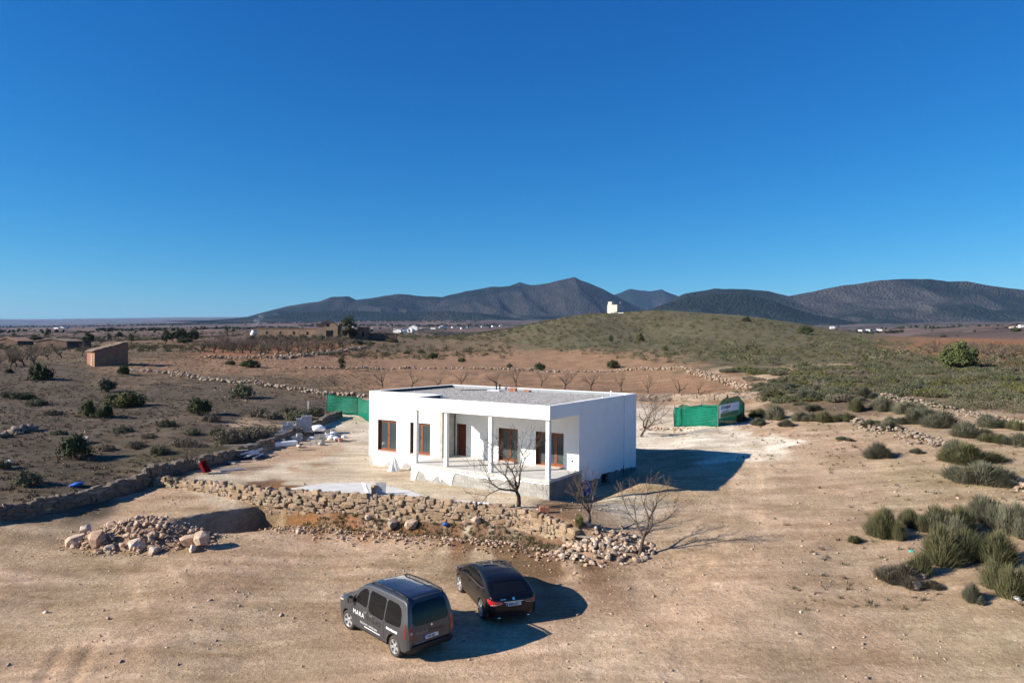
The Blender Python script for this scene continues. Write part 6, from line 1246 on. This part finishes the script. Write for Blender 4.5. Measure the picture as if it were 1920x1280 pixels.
# brick hut with a single-pitch tiled roof
K, Lh, Rh = drop(177, 117), drop(163, 121), drop(240, 120.5); e1 = Rh-K; e2 = Lh-K; e1.z = e2.z = 0; base = min(K.z, Lh.z, Rh.z)-.3
hut = empty('brick_hut', (K.x, K.y, base), 0, 'small ruined brick hut with a single-pitch tiled roof', 'hut')
def quadprism(name, a, b, c, d, zs, m, parent):
    bm = bmesh.new(); lo = [bm.verts.new((*p.xy, 0)) for p in (a, b, c, d)]; hi = [bm.verts.new((*p.xy, z)) for p, z in zip((a, b, c, d), zs)]; bm.faces.new(lo[::-1]); bm.faces.new(hi)
    for i in range(4): bm.faces.new((lo[i], lo[(i+1)%4], hi[(i+1)%4], hi[i]))
    bmesh.ops.recalc_face_normals(bm, faces=bm.faces[:]); return mobj(name, fin(bm, name), m, parent)
O_ = Vector((0,0,0)); quadprism('wall', O_, e1, e1+e2, e2, (2.75, 4.3, 4.3, 2.75), M_HUT, hut)
bm = bmesh.new(); nrm = e1.normalized(); sid = e2.normalized(); Lr, Lw = e1.length, e2.length; rr = random.Random(3)
for i in range(14):
    for j in range(7):
        if rr.random() < .06: continue
        p = nrm*(Lr*(i+.3)/14-.15)+sid*(Lw*(j+.5)/7); z = 2.83+1.55*(i+.3)/14+rr.uniform(-.05, .07); M4 = Matrix.Translation(Vector((p.x, p.y, z))) @ Matrix.Rotation(math.atan2(nrm.y, nrm.x)+rr.uniform(-.15, .15), 4, 'Z') @ Matrix.Rotation(-math.atan2(1.55, Lr)+rr.uniform(-.08, .08), 4, 'Y')
        box(bm, -.34, .34, -.36, .36, -.03, .05, M4)
o = mobj('roof_tiles', fin(bm, 'roof_tiles'), M_TILE, hut); tag(o, kind='stuff')
p0 = sid*Lw*.35-nrm*.02; bm = bmesh.new(); box(bm, -.03, .03, -.45, .45, .2, 2.2, Matrix.Translation(p0) @ Matrix.Rotation(math.atan2(sid.y, sid.x)-math.pi/2, 4, 'Z')); mobj('door', fin(bm, 'door'), M_TIMB, hut)
def hippo(p, w_, d, h, rz, wm, rm, roof, name, label, cat, group=None, wins=0, ridge_h=None):
    t = empty(name, p-Vector((0,0,.4)), rz, label, cat, group); h = h+.4
    if roof == 'gable':
        rh = ridge_h or w_*.22; bm = bmesh.new(); prism(bm, [(-w_/2,0),(w_/2,0),(w_/2,h),(0,h+rh),(-w_/2,h)], d, Matrix.Translation((0,d/2,0)) @ Matrix.Rotation(R(90), 4, 'X')); mobj('wall', fin(bm, 'wall'), wm, t)
        bm = bmesh.new()
        for s in (-1, 1):
            a = Vector((0,-d/2-.25,h+rh+.05)); b = Vector((s*(w_/2+.3),-d/2-.25,h-.08)); c = b+Vector((0,d+.5,0)); e = a+Vector((0,d+.5,0)); lo = [bm.verts.new(q) for q in (a,b,c,e)]; hi = [bm.verts.new(q+Vector((0,0,.16))) for q in (a,b,c,e)]; bm.faces.new(lo); bm.faces.new(hi)
            for i in range(4): bm.faces.new((lo[i], lo[(i+1)%4], hi[(i+1)%4], hi[i]))
        bmesh.ops.recalc_face_normals(bm, faces=bm.faces[:]); mobj('roof', fin(bm, 'roof'), rm, t)
    else:
        mobj('wall', boxmesh('wall', -w_/2, w_/2, -d/2, d/2, 0, h), wm, t); mobj('roof', boxmesh('roof', -w_/2-.12, w_/2+.12, -d/2-.12, d/2+.12, h, h+.22), rm, t)
    for i in range(wins):
        x = -w_/2+w_*(i+.7)/(wins+.4); mobj('window', boxmesh('window', x-.4, x+.4, -d/2-.03, -d/2+.02, h*.35, h*.68), M_DARK, t)
    return t
YF = 262.
hippo(drop(541, YF+6), 22., 5, 3.0, .05, M_OCHRE, M_TILE, 'flat', 'farm_wing', 'long low ochre farm wing left of the gabled barn', 'building', wins=4)
br_ = hippo(drop(616, YF), 7.6, 9, 4.4, .12, M_OCHRE, M_TILE, 'gable', 'barn', 'gabled ochre barn with a round opening and wide doorway', 'building', ridge_h=1.7)
mobj('doorway', boxmesh('doorway', -.4, 2.0, -4.53, -4.48, .3, 3.0), M_DARK, br_); bm = bmesh.new(); tube(bm, (.2,-4.53,4.9), (.2,-4.48,4.9), .55, .55, 14); mobj('round_opening', fin(bm, 'round_opening'), M_DARK, br_)
hippo(drop(637, YF-1), 1.0, 3, 5.0, .3, M_OCHRE, M_TILE, 'flat', 'wall_pier', 'narrow sunlit wall stump right of the gabled barn', 'ruin'); hippo(drop(681, YF), 3.9, 4, 4.6, .1, M_BROWN, M_BROWN, 'flat', 'tower_ruin', 'dark square roofless tower right of the tree', 'ruin', wins=1); hippo(drop(665, YF+2), 4.2, 4, 3.4, .1, M_BROWN, M_BROWN, 'flat', 'shed_ruin', 'dark low ruin half hidden behind the farm tree', 'ruin', wins=1); hippo(drop(717, YF+1), 10.5, 1.0, 2.6, -.05, M_BROWN, M_BROWN, 'flat', 'ruined_wall', 'dark ruined wall stretching right from the square tower', 'ruin')
hippo(drop(112, 205), 9.5, 6, 2.0, -.15, M_BROWN, M_TILE, 'gable', 'ruined_house', 'brown ruined house left of the brick hut', 'ruin', ridge_h=.6, wins=1); hippo(drop(28, 230), 8, 6, 1.2, -.2, M_BROWN, M_FART, 'gable', 'ruined_house', 'low brown-roofed ruin at the left edge', 'ruin', ridge_h=1.0); hippo(drop(150, 215), 4, 5, 2.0, .1, M_BROWN, M_BROWN, 'flat', 'shed_ruin', 'broken dark shed close to the brick hut', 'ruin')
solid('utility_pole', lambda bm: (tube(bm, (0,0,-.3), (0,0,7.5), .10, .07, 8), tube(bm, (-.5,0,7.0), (.5,0,7.0), .05, .05, 6)), drop(200, 215), 0, M_TIMB, 'thin pole rising behind the brick hut', 'pole')
# white block on the hill top
ph = drop(1153, 352); hb = empty('hilltop_building', ph-Vector((0,0,.5)), R(-42), 'pale blocky building with a roof turret on the hill top', 'building'); hb.scale = (.88,)*3
mobj('wall', boxmesh('wall', -3.3, 3.3, -3.3, 3.3, 0, 5.0), M_CREAM, hb); mobj('turret', boxmesh('turret', -3.1, -.6, -2.9, -.6, 5.0, 6.8), M_CREAM, hb); mobj('parapet', boxmesh('parapet', -3.4, 3.4, -3.4, 3.4, 4.7, 4.9), M_CREAM, hb); mobj('doorway', boxmesh('doorway', -3.36, -3.28, -.8, .8, .3, 1.6), M_DARK, hb); bm = bmesh.new(); tube(bm, (2,2,5), (2,2,7), .06, .04, 6); tube(bm, (2,2,6.1), (2,1.6,6.3), .25, .35, 8); mobj('aerial', fin(bm, 'aerial'), M_POST, hb); mobj('terrace', boxmesh('terrace', -2, 8, -4.2, -3.4, -.4, .45), M_FARW, hb)
# trees of the plain
def crown(px, y, wpx, hpx, kind, m, label, name='broadleaf_tree', group=None, trunk=True):
    p = drop(px, y); w_ = wpx/FPX*y/2; h_ = hpx/FPX*y
    t = empty(name, p, random.uniform(0, 6), label, 'tree', group); L = LIB[(kind, m)]; o = _mobj('crown', L[random.randrange(len(L))], None, t); o.scale = (w_, w_, h_*.9/NAT_H[kind]); o.location.z = h_*.1
    if trunk: bm = bmesh.new(); tube(bm, (0,0,-.3), (0,0,h_*.5), w_*.09, w_*.05, 7); mobj('trunk', fin(bm, 'trunk'), M_BARK, t)
    return t
crown(654, YF-3, 32, 46, 'tall', 'j', 'tall green tree against the farm ruins'); crown(644, YF-5, 16, 22, 'round', 'g', 'smaller pale tree at the foot of the farm tree')
for px, y, w_, h_, q in ((312,235,26,28,'left tree of the dark clump behind the orchard'),(335,240,34,32,'middle tree of the dark clump behind the orchard'),(360,245,28,28,'right tree of the dark clump behind the orchard'),(345,225,30,16,'low tree in front of the dark clump')): crown(px, y, w_, h_, 'round', 'j', q)
crown(246, 235, 12, 20, 'tall', 'j', 'small pointed conifer right of the brick hut', 'conifer_tree'); crown(222, 420, 17, 16, 'round', 'j', 'round dark tree far behind the brick hut'); crown(165, 260, 28, 22, 'round', 'j', 'dark tree behind the left ruins'); crown(66, 320, 22, 12, 'round', 'j', 'low dark tree behind the left-edge ruin'); crown(570, 280, 14, 14, 'round', 'j', 'dark round tree left of the farm wing'); crown(204, 330, 9, 14, 'tall', 'j', 'slim dark tree just behind the hut roof', 'conifer_tree')
for i, (px, w_) in enumerate(((90,18),(130,16),(190,20),(262,30),(290,26))): crown(px, 275, w_, 8, 'low', 'g', 'low olive tree in the hedge row behind the hut', 'olive_tree', 'olive trees in the hedge row behind the hut')
for i in range(26):
    px = 470+i*9+random.uniform(-4, 4); crown(px, 236+random.uniform(-8, 8), 15, 13, 'round', 'g', 'grey-green olive tree standing before the farm ruins', 'olive_tree', 'olive trees before the farm ruins')
pt = drop(425, 300); palm = empty('palm_tree', pt, 0, 'palm tree standing above the far left orchard', 'tree'); bm = bmesh.new(); tube(bm, (0,0,-.3), (0,0,3.2), .28, .22, 8); mobj('trunk', fin(bm, 'trunk'), M_BARK, palm); bm = bmesh.new(); rr = random.Random(2)
for i in range(46):
    a_ = rr.uniform(0, 6.28); el_ = rr.uniform(-.5, 1.3); P_ = [Vector((0,0,3.2))]; d_ = Vector((math.cos(a_)*math.cos(el_), math.sin(a_)*math.cos(el_), math.sin(el_)))
    for k in range(4): P_.append(P_[-1]+d_*.55); d_ = (d_+Vector((0,0,-.28))).normalized()
    s_ = Vector((-math.sin(a_), math.cos(a_), 0))*.16
    for k in range(4): wa, wb_ = (1-.2*k), (1-.2*(k+1)); bm.faces.new([bm.verts.new(q) for q in (P_[k]-s_*wa, P_[k]+s_*wa, P_[k+1]+s_*wb_, P_[k+1]-s_*wb_)])
mobj('fronds', fin(bm, 'fronds'), M_PINE, palm)
solid('water_tank', lambda bm: bmesh.ops.create_uvsphere(bm, u_segments=16, v_segments=10, radius=1.25), drop(474, 320)+Vector((0,0,.8)), 0, M_FARW, 'white dome-shaped tank above the left orchard', 'tank', smooth=True)
FT = [leafcloud(600+i, 9, 9, .5, .95, .28, .45, .1) for i in range(3)]; FTm = with_mat(FT, M_JUN)
def fartree(px, y, s, label, group): p = drop(px, y); t = _mobj('distant_tree', random.choice(FTm), None, None, p); t.scale = (s, s, s*random.uniform(.8, 1.3)); tag(t, label, 'tree', group)
for i in range(150):
    y = random.uniform(500, 2600); fartree(random.uniform(-20, 940), y, random.uniform(1.8, 3.6)*(y/1000)**.35, 'dark dot of a tree scattered over the left plain', 'trees scattered over the left plain')
for i in range(60):
    y = random.uniform(600, 2400); fartree(random.uniform(1480, 1940), y, random.uniform(1.8, 3.6)*(y/1000)**.35, 'dark dot of a tree scattered over the right plain', 'trees scattered over the right plain')
# tree belts that read as one mass
bx = []; 
for (a0, b0, y0, y1, n_) in ((280,560,1500,1560,260),(-20,420,900,960,120),(180,300,1250,1290,120),(560,940,2300,2500,240),(1560,1930,1300,1380,80),(1590,1700,1000,1030,50),(-20,480,3400,3800,420),(500,900,3300,3700,260)):
    px = RNG.uniform(a0, b0, n_); y = RNG.uniform(y0, y1, n_)+40*np.sin(px*.02); x = (px-960)/FPX*y; bx.append(np.stack([x, y, ground(x, y), RNG.uniform(2.2, 4.5, n_)*(y/1500)**.5], -1))
bx = np.concatenate(bx); n_ = len(bx)
tag(scatter('tree_belt', FT, bx[:, :3], bx[:, 3], RNG.uniform(0, 6, n_), np.array([(.036,.044,.022)])*RNG.uniform(.6, 1.4, (n_, 1)), M_HILLV), 'dark belts of far trees across the plain', 'trees', kind='stuff')
# far houses
hl = {'c': 'small white house of the scattered village below the mountains', 'l': 'small pale house on the far left plain', 'r': 'small pale house on the far right plain'}; hg = {'c': 'village houses below the mountains', 'l': 'houses on the far left plain', 'r': 'houses on the far right plain'}
def far_house(px, y, w_, h_, k):
    w_ *= .62; h_ *= .8; hippo(drop(px, y), w_, w_*random.uniform(.5, .8), h_, random.uniform(-.5, .7), M_FARW, M_FART if random.random() < .5 else M_FARW, random.choice(('gable','flat')), 'distant_house', hl[k], 'house', hg[k])
for px, y, w_, h_ in ((562,900,11,4),(575,1000,14,4),(588,820,10,4),(598,780,12,4),(610,1300,14,4),(622,1100,16,4),(632,1200,11,4),(560,1500,16,4),(690,1300,26,4),(700,1250,10,5),(709,1500,16,6),(722,1450,14,5),(733,1000,14,5),(745,900,16,5),(752,860,14,4),(760,1000,20,6),(770,950,12,5),(745,700,13,4),(755,690,10,3.5),(775,1300,26,6),(790,1500,22,5),(812,1700,20,5),(830,1900,34,5),(850,2100,18,5),(868,1700,20,6),(880,2000,24,6),(905,2100,18,5),(925,2200,20,6),(940,2300,26,6),(660,1700,18,5),(640,1600,14,5),(505,900,12,4),(520,850,9,4)): far_house(px, y, w_, h_, 'c')
for px, y, w_, h_ in ((108,2600,34,7),(116,2700,22,6),(122,2500,18,5),(480,330,6,3),(492,335,5,3)): far_house(px, y, w_, h_, 'l')
for px, y, w_, h_ in ((1560,1500,14,5),(1618,1300,26,6),(1633,1250,22,6),(1648,1350,14,5),(1900,900,14,4),(1915,880,10,4),(1745,1700,18,5)): far_house(px, y, w_, h_, 'r')
# smoke rising beyond the orchard
ps = drop(476, 420); bm = bmesh.new(); prev = None
for i in range(9):
    t = i/8; c_ = Vector((t*t*6-1, 0, .5+t*10.5)); r_ = .6+t*2.6; ring = [bm.verts.new(c_+Vector((math.cos(a_)*r_, math.sin(a_)*r_, .3*math.sin(3*a_)))) for a_ in np.linspace(0, 6.283, 17)[:-1]]
    if prev:
        for j in range(16): bm.faces.new((prev[j], prev[(j+1)%16], ring[(j+1)%16], ring[j]))
    else: bm.faces.new(ring[::-1])
    prev = ring
bm.faces.new(prev); M_SMOKE = bpy.data.materials.new('smoke'); M_SMOKE.use_nodes = True; n = M_SMOKE.node_tree.nodes; l = M_SMOKE.node_tree.links; n.remove(n['Principled BSDF']); pv = n.new('ShaderNodeVolumePrincipled'); pv.inputs['Color'].default_value = (.85,.88,.95,1); no = n.new('ShaderNodeTexNoise'); no.inputs['Scale'].default_value = .45; no.inputs['Detail'].default_value = 4; tc = n.new('ShaderNodeTexCoord'); l.new(tc.outputs['Object'], no.inputs['Vector']); mr = n.new('ShaderNodeMapRange'); mr.inputs[1].default_value = .45; mr.inputs[2].default_value = .8; mr.inputs[3].default_value = 0; mr.inputs[4].default_value = .16; l.new(no.outputs['Fac'], mr.inputs[0]); l.new(mr.outputs[0], pv.inputs['Density']); l.new(pv.outputs[0], n['Material Output'].inputs['Volume'])
tag(mobj('smoke', fin(bm, 'smoke'), M_SMOKE, None, ps), 'thin bluish smoke plume rising beyond the left orchard', 'smoke', kind='stuff')
# the air between here and the mountains
M_HAZE = bpy.data.materials.new('haze'); M_HAZE.use_nodes = True; n = M_HAZE.node_tree.nodes; l = M_HAZE.node_tree.links; n.remove(n['Principled BSDF']); pv = n.new('ShaderNodeVolumePrincipled'); pv.inputs['Color'].default_value = (.34,.58,1,1); pv.inputs['Density'].default_value = 2.7e-5; pv.inputs['Anisotropy'].default_value = .0; l.new(pv.outputs[0], n['Material Output'].inputs['Volume'])

tag(mobj('haze', boxmesh('haze', -26000, 26000, -400, 17500, -60, 620), M_HAZE), kind='stuff')
